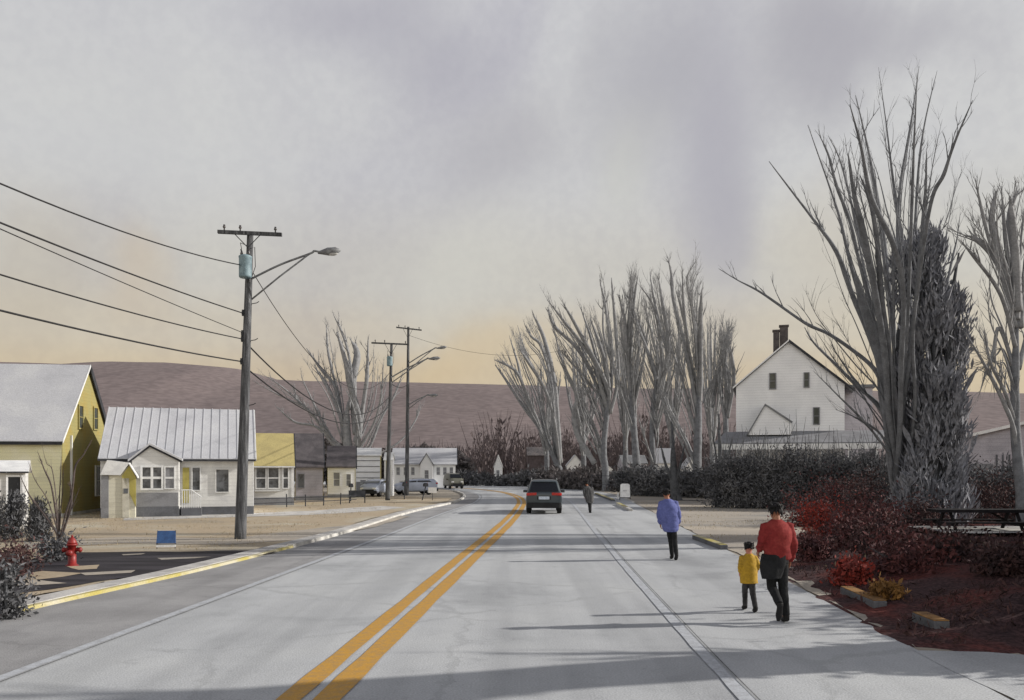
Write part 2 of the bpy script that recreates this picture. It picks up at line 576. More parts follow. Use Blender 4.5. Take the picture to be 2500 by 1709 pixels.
def flat(name, poly, z, m, jit=.0, seg=1.0):
    """a ground sheet with an outline that wanders a little"""
    pts = []
    n = len(poly)
    for i in range(n):
        a, b = Vector(poly[i]), Vector(poly[(i + 1) % n])
        k = max(1, int((b - a).length / seg))
        for j in range(k):
            p = a.lerp(b, j / k)
            e = Vector((noise.noise(Vector((p.x * .8, p.y * .8, 1.3))), noise.noise(Vector((p.x * .8, p.y * .8, 7.7))))) * jit
            pts.append((p.x + e.x, p.y + e.y, z))
    bm = bmesh.new()
    vs = [bm.verts.new(p) for p in pts]
    f = bm.faces.new(vs)
    f.normal_update()
    if f.normal.z < 0:
        f.normal_flip()
    bmesh.ops.triangulate(bm, faces=[f])
    me = bpy.data.meshes.new(name)
    bm.to_mesh(me)
    bm.free()
    o = bpy.data.objects.new(name, me)
    COL.objects.link(o)
    me.materials.append(m)
    return o


# ------------------------------------------------------------------ ground, road
g = MB()
g.add([(-2500, -300, -.012), (2500, -300, -.012), (2500, 3000, -.012), (-2500, 3000, -.012)], [(0, 1, 2, 3)])
struct(g.build('ground', M['ground']))

EL = [(-9.2, -6), (-8.6, 5), (-7.9, 13.4), (-6.9, 20), (-5.85, 31), (-5.2, 45), (-3.7, 60), (-4.4, 78), (-8, 97), (-15, 112), (-32, 130), (-62, 150)]
ER = [(4.5, -6), (4.75, 5), (5.15, 11), (5.8, 20), (6.5, 31), (7.7, 50), (8.6, 66), (8.9, 80), (7.8, 100), (2, 125), (-14, 150), (-50, 175)]
ELc, ERc = catmull(EL, 8), catmull(ER, 8)
struct(sheet('road', ELc, ERc, 0.0, M['road']))
WL = [(-6.2, -6), (-5.9, 4), (-5.6, 9.45), (-5.0, 19), (-4.3, 30), (-3.55, 44), (-2.5, 60), (-3.2, 78), (-6.8, 95), (-13.6, 109.5), (-31, 127), (-61, 147)]
WLc = catmull(WL, 8)
struct(sheet('road_shoulder', [Vector(p) + Vector((.03, 0)) for p in ELc], [Vector(p) - Vector((.1, 0)) for p in WLc], .004, M['shoulder']))
struct(stripe('white_edge_line', WL, .14, .010, M['white_line']))
M['seam'] = mat('road_seam_tar', (.11, .112, .12), (.20, .205, .21), 2.0, .9, .2, 40)
struct(stripe('road_seam', WL, .022, .013, M['seam'], .12))
struct(stripe('road_seam', [(2.33, -6), (2.39, 4), (2.46, 9), (2.55, 12.5), (2.81, 21), (3.25, 33)], .016, .013, M['seam']))
CL = [(-2.95, -6), (-2.57, 0), (-2.03, 8.55), (-1.3, 20), (-.2, 37), (.4, 50), (.65, 60), (.3, 72), (-1.4, 86), (-5.5, 100), (-13, 115)]
struct(stripe('yellow_centre_line', CL, .24, .010, M['yellow_line'], -.19))
struct(stripe('yellow_centre_line', CL, .27, .010, M['yellow_line'], .19))
struct(stripe('white_edge_line', [(2.2, -6), (2.26, 4), (2.34, 9), (2.42, 12.5), (2.68, 21), (3.1, 33), (3.75, 50), (4.1, 62), (3.9, 76), (2.5, 92)], .15, .010, M['white_line']))


def kerb(name, i0, i1, side, w, h, m, pts, off=0.0):
    mb = MB()
    vs = []
    c = pts[i0:i1 + 1]
    for i, p in enumerate(c):
        a, b = c[max(0, i - 1)], c[min(len(c) - 1, i + 1)]
        d = Vector((b[0] - a[0], b[1] - a[1])).normalized()
        nn = Vector((-d.y, d.x)) * side
        p = Vector(p[:2]) + nn * off
        vs += [(p.x, p.y, -.01), (p.x + nn.x * .015, p.y + nn.y * .015, h), (p.x + nn.x * w, p.y + nn.y * w, h), (p.x + nn.x * w, p.y + nn.y * w, -.01)]
    fs = []
    for i in range(len(c) - 1):
        for k in range(3):
            a = 4 * i + k
            fs.append((a, a + 4, a + 5, a + 1))
    fs += [(0, 1, 2, 3), tuple(4 * (len(c) - 1) + k for k in (3, 2, 1, 0))]
    return mb.add(vs, fs).build(name, m)


ky = kerb('yellow_kerb', 14, 28, 1, .13, .06, M['kerb_yellow'], ELc)
struct(ky)
struct(kerb('kerb', 0, 14, 1, .15, .075, M['kerb'], ELc))
struct(kerb('kerb', 28, 60, 1, .20, .10, M['kerb'], ELc))
struct(kerb('kerb', 44, 56, -1, .15, .05, M['kerb'], ERc))
# pale pavement strip behind the left kerb
struct(kerb('pavement', 0, 46, 1, .50, .065, M['walk'], ELc, .155))
# tan lawn, left
left = [(-3 - .9 + p[0] * 0 + p[0] + 2.6, p[1]) for p in ELc]
lawnL = [(p[0] - .9, p[1]) for p in ELc[16:52]]
struct(flat('lawn', [(-34, 15.0), (-9.2, 15.0)] + [tuple(p) for p in lawnL[2:]] + [(-30, 96), (-45, 60)], .02, M['lawn'], .25))
struct(flat('path', [tuple(G(px, py)[:2]) for px, py in ((60, 1325), (300, 1312), (560, 1316), (700, 1300), (860, 1282), (960, 1258), (1000, 1262), (900, 1292), (740, 1318), (560, 1332), (300, 1328), (60, 1340))], .028, M['verge'], .1))
struct(flat('path', [tuple(G(px, py)[:2]) for px, py in ((300, 1262), (560, 1256), (760, 1248), (930, 1236), (990, 1240), (900, 1250), (760, 1258), (560, 1264), (300, 1272))], .028, M['walk'], .12))
# shade on the left, painted in as a dark ground sheet
struct(flat('shade_patch', [tuple(G(px, py)[:2]) for px, py in ((-260, 1385), (60, 1372), (180, 1352), (400, 1349), (640, 1347), (668, 1350), (600, 1367), (430, 1392), (330, 1412), (180, 1432), (60, 1452), (-60, 1470), (-320, 1480))], .032, M['painted_shade'], .28, .4))
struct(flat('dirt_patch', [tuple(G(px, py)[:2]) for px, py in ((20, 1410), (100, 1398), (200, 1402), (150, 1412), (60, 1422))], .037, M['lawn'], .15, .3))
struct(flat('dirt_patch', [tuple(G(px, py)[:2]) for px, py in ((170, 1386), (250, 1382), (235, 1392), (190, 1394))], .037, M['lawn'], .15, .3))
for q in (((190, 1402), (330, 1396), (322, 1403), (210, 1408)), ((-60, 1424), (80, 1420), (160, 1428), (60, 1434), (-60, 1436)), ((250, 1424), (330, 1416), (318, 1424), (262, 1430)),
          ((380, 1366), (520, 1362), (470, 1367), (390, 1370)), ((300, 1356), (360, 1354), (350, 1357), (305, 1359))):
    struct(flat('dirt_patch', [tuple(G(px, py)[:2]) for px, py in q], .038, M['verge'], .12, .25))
# right: verge, side drive, leaf-littered bank
struct(flat('verge', [(p[0] + .08, p[1]) for p in ERc[16:50]] + [(40, 92), (40, 44), (17, 50), (9.3, 27.5), (6.6, 19.5)], .006, M['verge'], .2))
struct(flat('side_drive', [(4.6, 1), (5.1, 10.9), (6.0, 10.75), (7.2, 10.2), (14, 10.3), (14, 1)], .004, M['road'], .1))


def interp(tab, t):
    if t <= tab[0][0]:
        return tab[0][1]
    for (a, b), (c, d) in zip(tab, tab[1:]):
        if t <= c:
            return b + (d - b) * (t - a) / (c - a)
    return tab[-1][1]


def bank_z(x, y):
    dx = x - interp([(10, 5.15), (11, 5.2), (19, 6.0), (26, 8.7), (50, 17.2), (56, 20)], y)
    dy = y - interp([(5, 11.2), (6, 10.95), (7.2, 10.4), (14, 10.5)], x)
    d = min(dx, dy) + .35 * noise.noise(Vector((x * .9, y * .9, 3)))
    if d < -.3:
        return -.03
    k = max(0, min(1, d / 3.0))
    return .015 + max(-.045, min(0, d * .2)) + .42 * k * k * (3 - 2 * k) + .12 * k * noise.noise(Vector((x * .6, y * .6, 0))) + .03 * noise.noise(Vector((x * 3, y * 3, 5)))


mb = MB()
nx, ny = 110, 135
x0, y0, st = 4.6, 10.0, .32
vs = [(x0 + i * st, y0 + j * st, bank_z(x0 + i * st, y0 + j * st)) for j in range(ny) for i in range(nx)]
fs = [(j * nx + i, j * nx + i + 1, (j + 1) * nx + i + 1, (j + 1) * nx + i) for j in range(ny - 1) for i in range(nx - 1)
      if max(vs[j * nx + i][2], vs[j * nx + i + 1][2], vs[(j + 1) * nx + i][2], vs[(j + 1) * nx + i + 1][2]) > -.02]
mb.add(vs, fs)
struct(mb.build('earth_bank', M['bank'], smooth=True))

# ------------------------------------------------------------------ hills
prof = [(-1600, 900), (-500, 880), (0, 890), (230, 900), (330, 892), (450, 893), (600, 905), (700, 930), (900, 939), (1100, 946), (1400, 948), (1800, 955), (2100, 962), (2600, 966), (4200, 960)]


def hill(name, Y0, Y1, Y2, dz, m, seed, nxh=420, amp=1.0):
    mb = MB()
    rows = 26
    vs = []
    for j in range(rows):
        t = j / (rows - 1)
        y = Y0 + (Y1 - Y0) * min(1, t / .75) if t < .75 else Y1 + (Y2 - Y1) * (t - .75) / .25
        for i in range(nxh):
            px = -1500 + 5600 * i / (nxh - 1)
            crest = (EYE + (HY - interp(prof, px)) / F * Y1) + dz
            x = (px - CX) / F * Y1
            k = min(1, t / .75)
            k = k * k * (3 - 2 * k) if t < .75 else 1 - .5 * ((t - .75) / .25)
            z = crest * k
            z += amp * k * (2.0 * noise.noise(Vector((x * .012, y * .006, seed)))) + (.9 * noise.noise(Vector((x * .45, y * .3, seed + 4))) if .68 < t < .8 else 0)
            vs.append((x, y, z - .3))
    fs = [(j * nxh + i, j * nxh + i + 1, (j + 1) * nxh + i + 1, (j + 1) * nxh + i) for j in range(rows - 1) for i in range(nxh - 1)]
    mb.add(vs, fs)
    return struct(mb.build(name, m, smooth=True))


hill('hills', 230, 620, 1000, 0, M['hill'], 2.0)

# far wood along the foot of the hills: one mass nobody could count
mb = MB()
for i in range(2100):
    y = random.uniform(150, 235)
    px = random.uniform(-200, 2700)
    x = (px - CX) / F * y
    hgt = random.uniform(3, 8.5) * (1.75 if 1150 < px < 1800 else 1) * (.75 + .5 * noise.noise(Vector((px * .008, 0, 3))) + .25)
    for k in range(5):
        a = random.uniform(-.28, .28)
        b = random.uniform(-.2, .2)
        h2 = hgt * random.uniform(.5, 1)
        p0 = Vector((x + a, y + b, -.1))
        mb.tube([p0, p0 + Vector((a * h2 * .45, b * h2 * .4, h2 * .55)), p0 + Vector((a * h2, b * h2, h2))], [.10, .07, .02], 3, False)
    for k in range(16):
        q = Vector((x + random.gauss(0, .8), y + random.gauss(0, .8), hgt * random.uniform(.1, .75)))
        mb.leaf(q, (random.gauss(0, .5), random.gauss(0, .3), 1), random.uniform(.6, 1.3), random.uniform(.1, .28))
tag(mb.build('woodland', M['wood_far']), 'dark mauve belt of woodland at the foot of the hills', 'woodland', kind='stuff')


# ------------------------------------------------------------------ trees
def limb_path(pts, Y, slope, base_py, wob=.04):
    out = []
    for (px, py) in pts:
        h = max(0, (base_py - py)) / F * Y
        y = Y + slope * h
        p = W(px, py, y)
        out.append((p.x, p.y, p.z))
    return catmull(out, 6)


def twigs(mb, path, rad, n, lmin, lmax, depth=1, frm=.25, r0=.012, spread=.5, up=.35):
    m = len(path)
    for _ in range(n):
        t = random.uniform(frm, 1.0)
        i = min(m - 2, int(t * (m - 1)))
        p = Vector(path[i])
        d = (Vector(path[i + 1]) - p)
        if d.length < 1e-5:
            continue
        d.normalize()
        rnd = Vector((random.gauss(0, 1), random.gauss(0, 1), random.gauss(0, .6))).normalized()
        d2 = (d + rnd * spread + Vector((0, 0, up))).normalized()
        L = random.uniform(lmin, lmax) * (1.15 - .5 * t)
        r = max(r0 * .8, min(rad[i] * .45, r0 * 3))
        q = [p]
        c = p
        dd = d2.copy()
        for k in range(4):
            dd = (dd + Vector((random.gauss(0, .13), random.gauss(0, .13), random.gauss(0, .08) + .05))).normalized()
            c = c + dd * L / 4
            q.append(c)
        mb.tube(q, [r, r * .8, r * .6, r * .45, r * .2], 4, False)
        if depth > 0 and L > .5:
            twigs(mb, [tuple(v) for v in q], [r] * 5, random.randint(2, 3), L * .3, L * .6, depth - 1, .3, r0 * .6, .55, .2)


def bare_tree(name, label, Y, base, trunk, limbs, m_trunk, m_crown, group=None, cat='tree', tw=9, tl=(.8, 2.2), tr=.012, depth=1, zbase=0.0, spread=.5, wmul=1.0, vary=.45, trw=1.0, fill=0, fw=10, low=None):
    """trunk: (px, py, width px) from the ground up; limbs: ([tip .. joint], joint width px, tip width px)"""
    b = W(base[0], base[1], Y)
    root = thing(name, (b.x, b.y, zbase), 0, label, cat, group)
    off = Vector((b.x, b.y, zbase))
    s = Y / F
    by = HY + EYE * F / Y
    tp = [W(px, py, Y) for px, py, w in trunk]
    tp[0].z = zbase - .1
    tw_ = [w * s / 2 for px, py, w in trunk]
    c = catmull([(p.x, p.y, p.z, w) for p, w in zip(tp, tw_)], 6)
    mb = MB()
    path = [(q[0] + .02 * noise.noise(Vector((q[2], Y, 1))), q[1], q[2]) for q in c]
    rad = [q[3] * (1 + .12 * noise.noise(Vector((q[2] * 2, 3, Y)))) for q in c]
    rad[0] *= 1.35
    rad[1] *= 1.12
    rad = [q * trw * (1 if i < len(rad) * .75 else 1 - .85 * (i / len(rad) - .75) / .25) for i, q in enumerate(rad)]
    mb.tube([Vector(p) - off for p in path], rad, 10)
    mb.build('trunk', m_trunk, root, True)
    def resample(p, n=6):
        c_ = catmull([tuple(q) for q in p], 6)
        return [c_[round(i * (len(c_) - 1) / (n - 1))] for i in range(n)]
    base_l = sorted([resample(l[0]) for l in limbs], key=lambda q: q[0][0])
    more = []
    if fill and len(base_l) > 2:
        for k_ in range(fill):
            i_ = random.randrange(len(base_l) - 1)
            t_ = random.uniform(.15, .85)
            A_, B_ = base_l[i_], base_l[i_ + 1]
            up_ = random.uniform(-.05, .3)
            q = [(a[0] + (b[0] - a[0]) * t_, a[1] + (b[1] - a[1]) * t_) for a, b in zip(A_, B_)]
            q[0] = (q[0][0] + (q[1][0] - q[0][0]) * up_, q[0][1] + (q[1][1] - q[0][1]) * up_)
            more.append((q, random.uniform(.35, .7) * fw, random.uniform(.15, .3) * fw))
    mb = MB()
    for li, (pts, w0, w1) in enumerate(list(limbs) + more):
        if low:
            jx, jy_ = pts[-1]
            pts = list(pts) + [(jx + (low[0] - jx) * .35 + random.uniform(-14, 14), jy_ + (low[1] - jy_) * .4), (low[0] + random.uniform(-22, 24), low[1] - 40), (low[0] + random.uniform(-9, 9), low[1])]
            w0 = w0 * 1.15
        pts = pts[::-1]
        slope = random.uniform(-vary, vary)
        # joint sits on the trunk's plane: the slope only counts above the joint
        jy = pts[0][1]
        path = []
        for (px, py) in pts:
            h = max(0, (jy - py)) * s
            path.append(tuple(W(px, py, Y + slope * h)))
        path = catmull(path, 6)
        n = len(path)
        path = [(p[0] + .05 * s * 14 * noise.noise(Vector((p[2] * .9, li * 3.1, 0))), p[1], p[2]) for p in path]
        rad = [max(.006, wmul * (w0 + (w1 - w0) * (i / (n - 1)) ** .9) * s / 2) for i in range(n)]
        rad = [r * (1 + .18 * noise.noise(Vector((i * .35, li * 1.7, 2)))) for i, r in enumerate(rad)]
        rad = [q_ * (1 if i / (n - 1) < .72 else 1 - .82 * ((i / (n - 1) - .72) / .28) ** 1.3) for i, q_ in enumerate(rad)]
        P = [Vector(p) - off for p in path]
        mb.tube(P, rad, 6)
        twigs(mb, [tuple(p) for p in P], rad, tw, tl[0], tl[1], depth, .2 if not low else .5, tr, spread)
        twigs(mb, [tuple(p) for p in P], rad, 4, tl[0] * .8, tl[1] * .6, depth, .8, tr * .8, spread * .8)
    mb.build('crown', m_crown, root, True)
    return root


z5 = lambda x, y: (1700 + x * .3775, 750 + y * .3775)
z7 = lambda x, y: (1700 + x * .4028, 120 + y * .4028)
z4 = lambda x, y: (1100 + x * .4091, 600 + y * .4091)
z3 = lambda x, y: (600 + x * .2643, 850 + y * .2643)

# the big tree on the right
J = (2176, 1010)
T = [
    ([z7(440, 680), z7(700, 1020), z7(850, 1230), z7(950, 1500), (2134, 850), (2165, 960)], 15, 9),
    ([z7(675, 460), z7(850, 960), z7(930, 1280), (2105, 740), (2150, 880)], 13, 7),
    ([z7(745, 520), z7(800, 640), z7(850, 830), z7(930, 1040), (2098, 640), (2140, 820)], 9, 7),
    ([z7(800, 525), z7(880, 700), z7(980, 1100), z7(1060, 1400), (2150, 800)], 9, 5),
    ([z7(930, 335), z7(1000, 600), z7(1060, 900), z7(1200, 1200), (2205, 720), (2200, 900)], 13, 9),
    ([z7(965, 280), z7(1050, 650), z7(1130, 1100), z7(1160, 1400), (2185, 850)], 15, 8),
    ([z7(1105, 110), z7(1150, 450), z7(1200, 850), z7(1250, 1180), (2212, 720), (2205, 900)], 17, 4),
    ([z7(1350, 105), z7(1300, 450), z7(1240, 800), z7(1220, 1100), (2200, 760)], 9, 7),
    ([z7(1460, 130), z7(1390, 420), z7(1350, 700), z7(1330, 1000), (2225, 700)], 12, 6),
    ([z7(1335, 240), z7(1320, 560), z7(1305, 1000), (2222, 620), (2215, 800)], 9, 6),
    ([z7(1395, 620), z7(1390, 850), z7(1370, 1100), (2240, 700), (2222, 860)], 12, 9),
    ([z7(1675, 310), z7(1560, 580), z7(1500, 760), z7(1430, 900), (2252, 620), (2228, 820)], 7, 9),
    ([z7(1600, 990), z7(1580, 1150), z7(1545, 1300), (2290, 800), (2235, 960)], 9, 5),
    ([z7(135, 1330), z7(250, 1400), z7(400, 1480), z5(700, 100), z5(850, 170), z5(1000, 270), z5(1150, 400), z5(1220, 560), J], 15, 6),
    ([z5(700, 130), z5(760, 230), z5(900, 370), z5(1050, 520), z5(1200, 650), (2180, 1060)], 10, 7),
    ([z5(870, 240), z5(940, 350), z5(1060, 520), z5(1200, 680), (2182, 1090)], 9, 5),
    ([z7(920, 640), z7(960, 900), z7(1020, 1150), z7(1080, 1450), (2160, 860)], 14, 16),
    ([z7(890, 650), z7(930, 900), z7(990, 1200), z7(1050, 1500), (2155, 900)], 8, 5),
    ([z7(990, 760), z7(1060, 960), z7(1100, 1200), z7(1120, 1500), (2172, 880)], 12, 10),
    ([z7(1020, 560), z7(1100, 760), z7(1160, 1000), z7(1215, 1200), (2205, 760)], 6, 3),
    ([z7(960, 1350), z7(1000, 1500), (2128, 800), (2160, 920)], 24, 26),
    ([z7(1180, 1100), z7(1190, 1400), (2183, 860)], 7, 4),
    ([z7(1230, 1330), z7(1200, 1550), (2182, 900)], 12, 6),
    ([(1985, 905), (2040, 960), (2110, 1030), (2170, 1110)], 8, 4),
    ([(2040, 1000), (2090, 1020), (2150, 1060), (2180, 1130)], 8, 4),
]
bare_tree('bare_tree', 'tall bare grey tree with long fanned limbs, right of the white gabled house', 29.5, (2205, 1307),
          [(2205, 1310, 62), (2198, 1230, 46), (2190, 1130, 42), (2185, 1020, 44), (2188, 940, 40), (2196, 860, 34), (2205, 760, 26), (2212, 660, 16)],
          T, M['bark_dark'], M['bark'], tw=8, tl=(.5, 1.9), tr=.008, zbase=.1, fill=26, fw=8, low=(2203, 1285), trw=.8)

def auto_fan(label, px, Y, top, spread_px, n=7, lean=0):
    by = HY + EYE * F / Y
    h = by - top
    lim = []
    for i in range(n):
        t = (i / (n - 1) - .5) * 2 + random.uniform(-.12, .12)
        ty = top + abs(t) ** 1.6 * h * .16 + random.uniform(0, h * .08)
        tx = px + lean + t * spread_px
        lim.append(([(tx, ty), (px + (tx - px) * .72, ty + h * .26), (px + (tx - px) * .34, ty + (by - ty) * .55), (px, by - h * random.uniform(.16, .34))], random.uniform(8, 11), random.uniform(4, 7)))
    return bare_tree('bare_tree', label, Y, (px, by), [(px, by + 2, 26), (px + 1, by - h * .16, 21), (px, by - h * .34, 17), (px, by - h * .5, 9)], lim, **dict(mt, fill=14))


AF = [('slim bare tree far behind the walker in grey', 1424, 122, 800, 46), ('slim bare tree with narrow upright crown, far behind the white sandwich board', 1526, 112, 720, 36),
      ('slim bare tree far behind the person in blue', 1640, 108, 730, 40), ('slim bare tree in the gap left of the smallest pale bare tree', 1738, 96, 770, 34), ('short slim bare tree between the slate car and the walker in grey', 1334, 128, 860, 40)]
# the ivy-covered column beside it
ix, iy = (2283 - CX) / F * 28.4, 28.4
root = thing('ivy_covered_tree', (ix, iy, .2), 0, 'dense dark ivy-covered tree standing in front of the tall bare tree, on its right', 'tree')
mb = MB()
mb.tube([(-.3, 0, -.3), (-.1, .05, 3), (0, .1, 6), (-.3, 0, 9.2)], [.34, .27, .2, .06], 9)
for k in range(9):
    a = random.uniform(0, 2 * PI)
    z = 1.5 + k * .75
    mb.tube([(0, 0, z), (math.cos(a) * .5, math.sin(a) * .5, z + 1.1), (math.cos(a) * .7, math.sin(a) * .7, z + 2.4)], [.1, .07, .03], 5)
mb.build('trunk', M['bark_dark'], root, True)
mb = MB()
wid = [(0, 1.05), (1.2, 1.1), (2.5, 1.0), (4.0, 1.1), (5.0, 1.05), (6.2, 1.05), (7.2, .95), (8.0, .85), (9.0, .6), (10.2, .15)]
lobes = []
for k in range(95):
    z = random.uniform(.2, 9.3)
    r = interp(wid, z)
    a = random.uniform(0, 2 * PI)
    cx0 = -.12 * (z / 9) - (.35 if z > 7.5 else 0)
    lobes.append((Vector((cx0 + math.cos(a) * r * random.uniform(.35, .85), math.sin(a) * r * random.uniform(.3, .8), z)), random.uniform(.25, .5)))
for c, r in lobes:
    for k in range(210):
        v = Vector((random.gauss(0, 1), random.gauss(0, 1), random.gauss(0, 1.3))).normalized() * r * random.uniform(.6, 1.15)
        v.z *= 1.7
        mb.leaf(c + v, (v.x * .5 + random.gauss(0, .3), v.y * .5 + random.gauss(0, .3), 1.0 + random.gauss(0, .3)), random.uniform(.12, .5), random.uniform(.018, .05))
for k in range(90):
    z = random.uniform(1.5, 9.3)
    a = random.uniform(0, 2 * PI)
    r = interp(wid, z)
    p = Vector((math.cos(a) * r * .8 - .02 * z, math.sin(a) * r * .8, z))
    mb.leaf(p, (math.cos(a) * .55, math.sin(a) * .55, 1), random.uniform(.5, 1.1), random.uniform(.04, .09))
mb.build('crown', M['ivy'], root)

# right edge tree
bare_tree('bare_tree', 'bare grey tree cut off by the right side of the picture, beside the grey shed', 26, (2500, 1330),
          [(2500, 1330, 46), (2494, 1200, 36), (2482, 1090, 30), (2478, 980, 26), (2480, 860, 22), (2484, 760, 16)],
          [([z5(1730, 150), z5(1880, 400), z5(1980, 600), z5(2050, 780), (2484, 1120)], 12, 7),
           ([z7(1600, 1160), z7(1700, 1280), z7(1850, 1500), (2480, 850)], 12, 8),
           ([z7(1690, 780), z7(1760, 1100), z7(1860, 1400), (2480, 800)], 12, 7),
           ([z7(1850, 830), z7(1880, 1200), z7(1940, 1500), (2482, 780)], 16, 8),
           ([z7(1955, 850), z7(1900, 1000), z7(1900, 1300), (2480, 760)], 20, 12),
           ([z7(1650, 1130), z7(1760, 1200), z7(1860, 1350), (2476, 760)], 22, 14),
           ([z7(1820, 860), z7(1790, 1050), z7(1860, 1300), (2474, 740)], 22, 12),
           ([z5(1860, 130), z5(1900, 350), z5(2000, 560), (2480, 1040)], 12, 6),
           ([z7(1900, 900), z7(1930, 1200), (2484, 760)], 26, 14),
           ([(2540, 420), (2510, 600), (2490, 800)], 16, 8), ([(2600, 500), (2540, 700), (2486, 900)], 16, 8),
           ([(2392, 960), (2410, 900), (2425, 860), (2440, 800), (2476, 900)], 10, 6)],
          M['bark'], M['bark_pale'], tw=9, tl=(.5, 1.5), tr=.010, zbase=.2, fill=12, fw=9, trw=.8)

GT = 'bare trees between the road and the white gabled house'
mt = dict(m_trunk=M['bark'], m_crown=M['bark_pale'], group=GT, tl=(.9, 3.2), tr=.022, tw=9, spread=.34, trw=.6, wmul=.8, fill=30, fw=8)
for a_ in AF:
    auto_fan(*a_)
bare_tree('bare_tree', 'leftmost bare tree beyond the road, its limbs leaning left over the slate car', 116, (1378, 1186),
          [(1380, 1187, 34), (1368, 1150, 26), (1350, 1110, 24), (1330, 1060, 20)],
          [([z4(265, 710), z4(330, 800), z4(440, 970), (1312, 1040), (1350, 1110)], 9, 9),
           ([z4(260, 680), z4(380, 740), z4(440, 850), z4(520, 1050), (1345, 1103)], 11, 9),
           ([z4(350, 535), z4(400, 700), z4(430, 830), z4(520, 1050), (1340, 1090)], 12, 7),
           ([z4(400, 475), z4(450, 640), z4(530, 800), z4(600, 950), (1352, 1080), (1366, 1140)], 11, 7),
           ([z4(440, 465), z4(480, 540), z4(540, 600), z4(600, 800), z4(620, 1000), (1366, 1120)], 9, 9),
           ([z4(490, 405), z4(560, 560), z4(620, 820), z4(640, 1050), (1370, 1130)], 14, 15),
           ([z4(410, 610), z4(460, 690), z4(560, 850), z4(620, 1050), (1368, 1140)], 9, 10)], **mt)
bare_tree('bare_tree', 'bare tree with many limbs sweeping left, behind the slate car and the walker in grey', 88, (1478, 1196),
          [(1480, 1200, 34), (1478, 1150, 28), (1474, 1090, 24), (1482, 1000, 22), (1480, 940, 18)],
          [([z4(575, 320), z4(700, 480), z4(850, 680), z4(900, 860), (1482, 1000)], 13, 10),
           ([z4(580, 365), z4(620, 480), z4(760, 620), z4(870, 830), (1480, 1030)], 11, 12),
           ([z4(670, 340), z4(750, 480), z4(880, 720), z4(940, 860), (1486, 980)], 15, 12),
           ([z4(610, 470), z4(655, 650), z4(740, 850), z4(860, 1100), (1472, 1110)], 9, 6),
           ([z4(610, 600), z4(720, 830), z4(820, 1050), z4(890, 1250), (1474, 1150)], 9, 6),
           ([z4(830, 430), z4(900, 620), z4(940, 800), (1488, 1000)], 14, 10),
           ([z4(780, 380), z4(840, 560), z4(900, 780), (1484, 960)], 11, 8),
           ([z4(650, 620), z4(740, 720), z4(860, 860), (1484, 1000)], 8, 6),
           ([z4(890, 200), z4(930, 400), z4(960, 700), (1492, 960)], 10, 9),
           ([z4(960, 190), z4(985, 500), z4(1000, 780), (1490, 1010)], 12, 11),
           ([z4(770, 880), z4(740, 1000), z4(760, 1130), z4(860, 1300)], 20, 18)], **mt)
bare_tree('bare_tree', 'tall straight bare tree near the middle of the row, right of the walker in grey', 82, (1562, 1203),
          [(1564, 1205, 38), (1556, 1150, 34), (1550, 1080, 28), (1544, 1000, 24), (1540, 930, 20), (1532, 860, 15)],
          [([z4(1000, 290), z4(1040, 450), z4(1060, 700), (1540, 960)], 14, 8),
           ([z4(1060, 300), z4(1090, 400), z4(1160, 560), z4(1130, 800), (1546, 1000)], 9, 8),
           ([z4(1120, 170), z4(1095, 330), z4(1080, 500), z4(1075, 780), (1544, 960)], 9, 9),
           ([z4(1080, 150), z4(1070, 330), z4(1050, 600), (1538, 900)], 8, 7),
           ([z4(920, 250), z4(910, 500), z4(960, 700), z4(1040, 900), (1546, 1030)], 8, 7),
           ([z4(1180, 420), z4(1165, 620), z4(1110, 860), (1552, 1060)], 8, 5),
           ([z4(980, 640), z4(1000, 800), z4(1050, 1000), (1552, 1090)], 8, 5)], **mt)
bare_tree('bare_tree', 'bare tree whose upper limbs cross, above the person in blue', 78, (1600, 1208),
          [(1602, 1210, 34), (1596, 1140, 26), (1592, 1060, 22), (1596, 980, 20), (1603, 920, 18)],
          [([z4(1190, 155), z4(1210, 300), z4(1250, 480), z4(1290, 640), (1618, 920), (1604, 1000)], 13, 8),
           ([z4(1240, 190), z4(1275, 400), z4(1300, 600), z4(1270, 800), (1604, 1000)], 13, 12),
           ([z4(1075, 360), z4(1150, 560), z4(1220, 740), (1603, 930)], 13, 6),
           ([z4(1180, 450), z4(1170, 620), z4(1220, 800), (1598, 980)], 8, 5),
           ([z4(1130, 240), z4(1200, 340), z4(1240, 500), z4(1260, 740), (1606, 960)], 9, 7),
           ([z4(1120, 1020), z4(1160, 1150), z4(1220, 1330), (1602, 1170)], 8, 5),
           ([z4(1310, 590), z4(1340, 700), z4(1290, 900), (1600, 1060)], 7, 5)], **mt)
bare_tree('bare_tree', 'tallest bare tree of the row, left of the white gabled house and its porch', 74, (1706, 1212),
          [(1706, 1214, 44), (1702, 1140, 36), (1704, 1060, 32), (1704, 980, 28), (1702, 920, 20)],
          [([z4(1300, 80), z4(1320, 180), z4(1330, 320), z4(1400, 600), (1692, 930)], 12, 10),
           ([z4(1385, 145), z4(1390, 350), z4(1420, 620), z4(1450, 880), (1702, 1000)], 15, 8),
           ([z4(1500, 255), z4(1490, 500), z4(1490, 800), (1708, 980)], 17, 14),
           ([z4(1430, 270), z4(1460, 460), z4(1480, 700), (1704, 960)], 8, 5),
           ([z4(1470, 85), z4(1410, 200), z4(1440, 400), z4(1470, 700), (1704, 960)], 7, 4),
           ([z4(1310, 590), z4(1370, 760), z4(1420, 950), (1700, 1060)], 12, 7),
           ([z4(1270, 870), z4(1310, 980), z4(1400, 1150), (1698, 1130)], 12, 8),
           ([z4(1240, 860), z4(1290, 1000), z4(1380, 1180), (1700, 1160)], 8, 5),
           ([z4(1340, 250), z4(1380, 400), z4(1430, 640), (1700, 940)], 7, 4)], **mt)
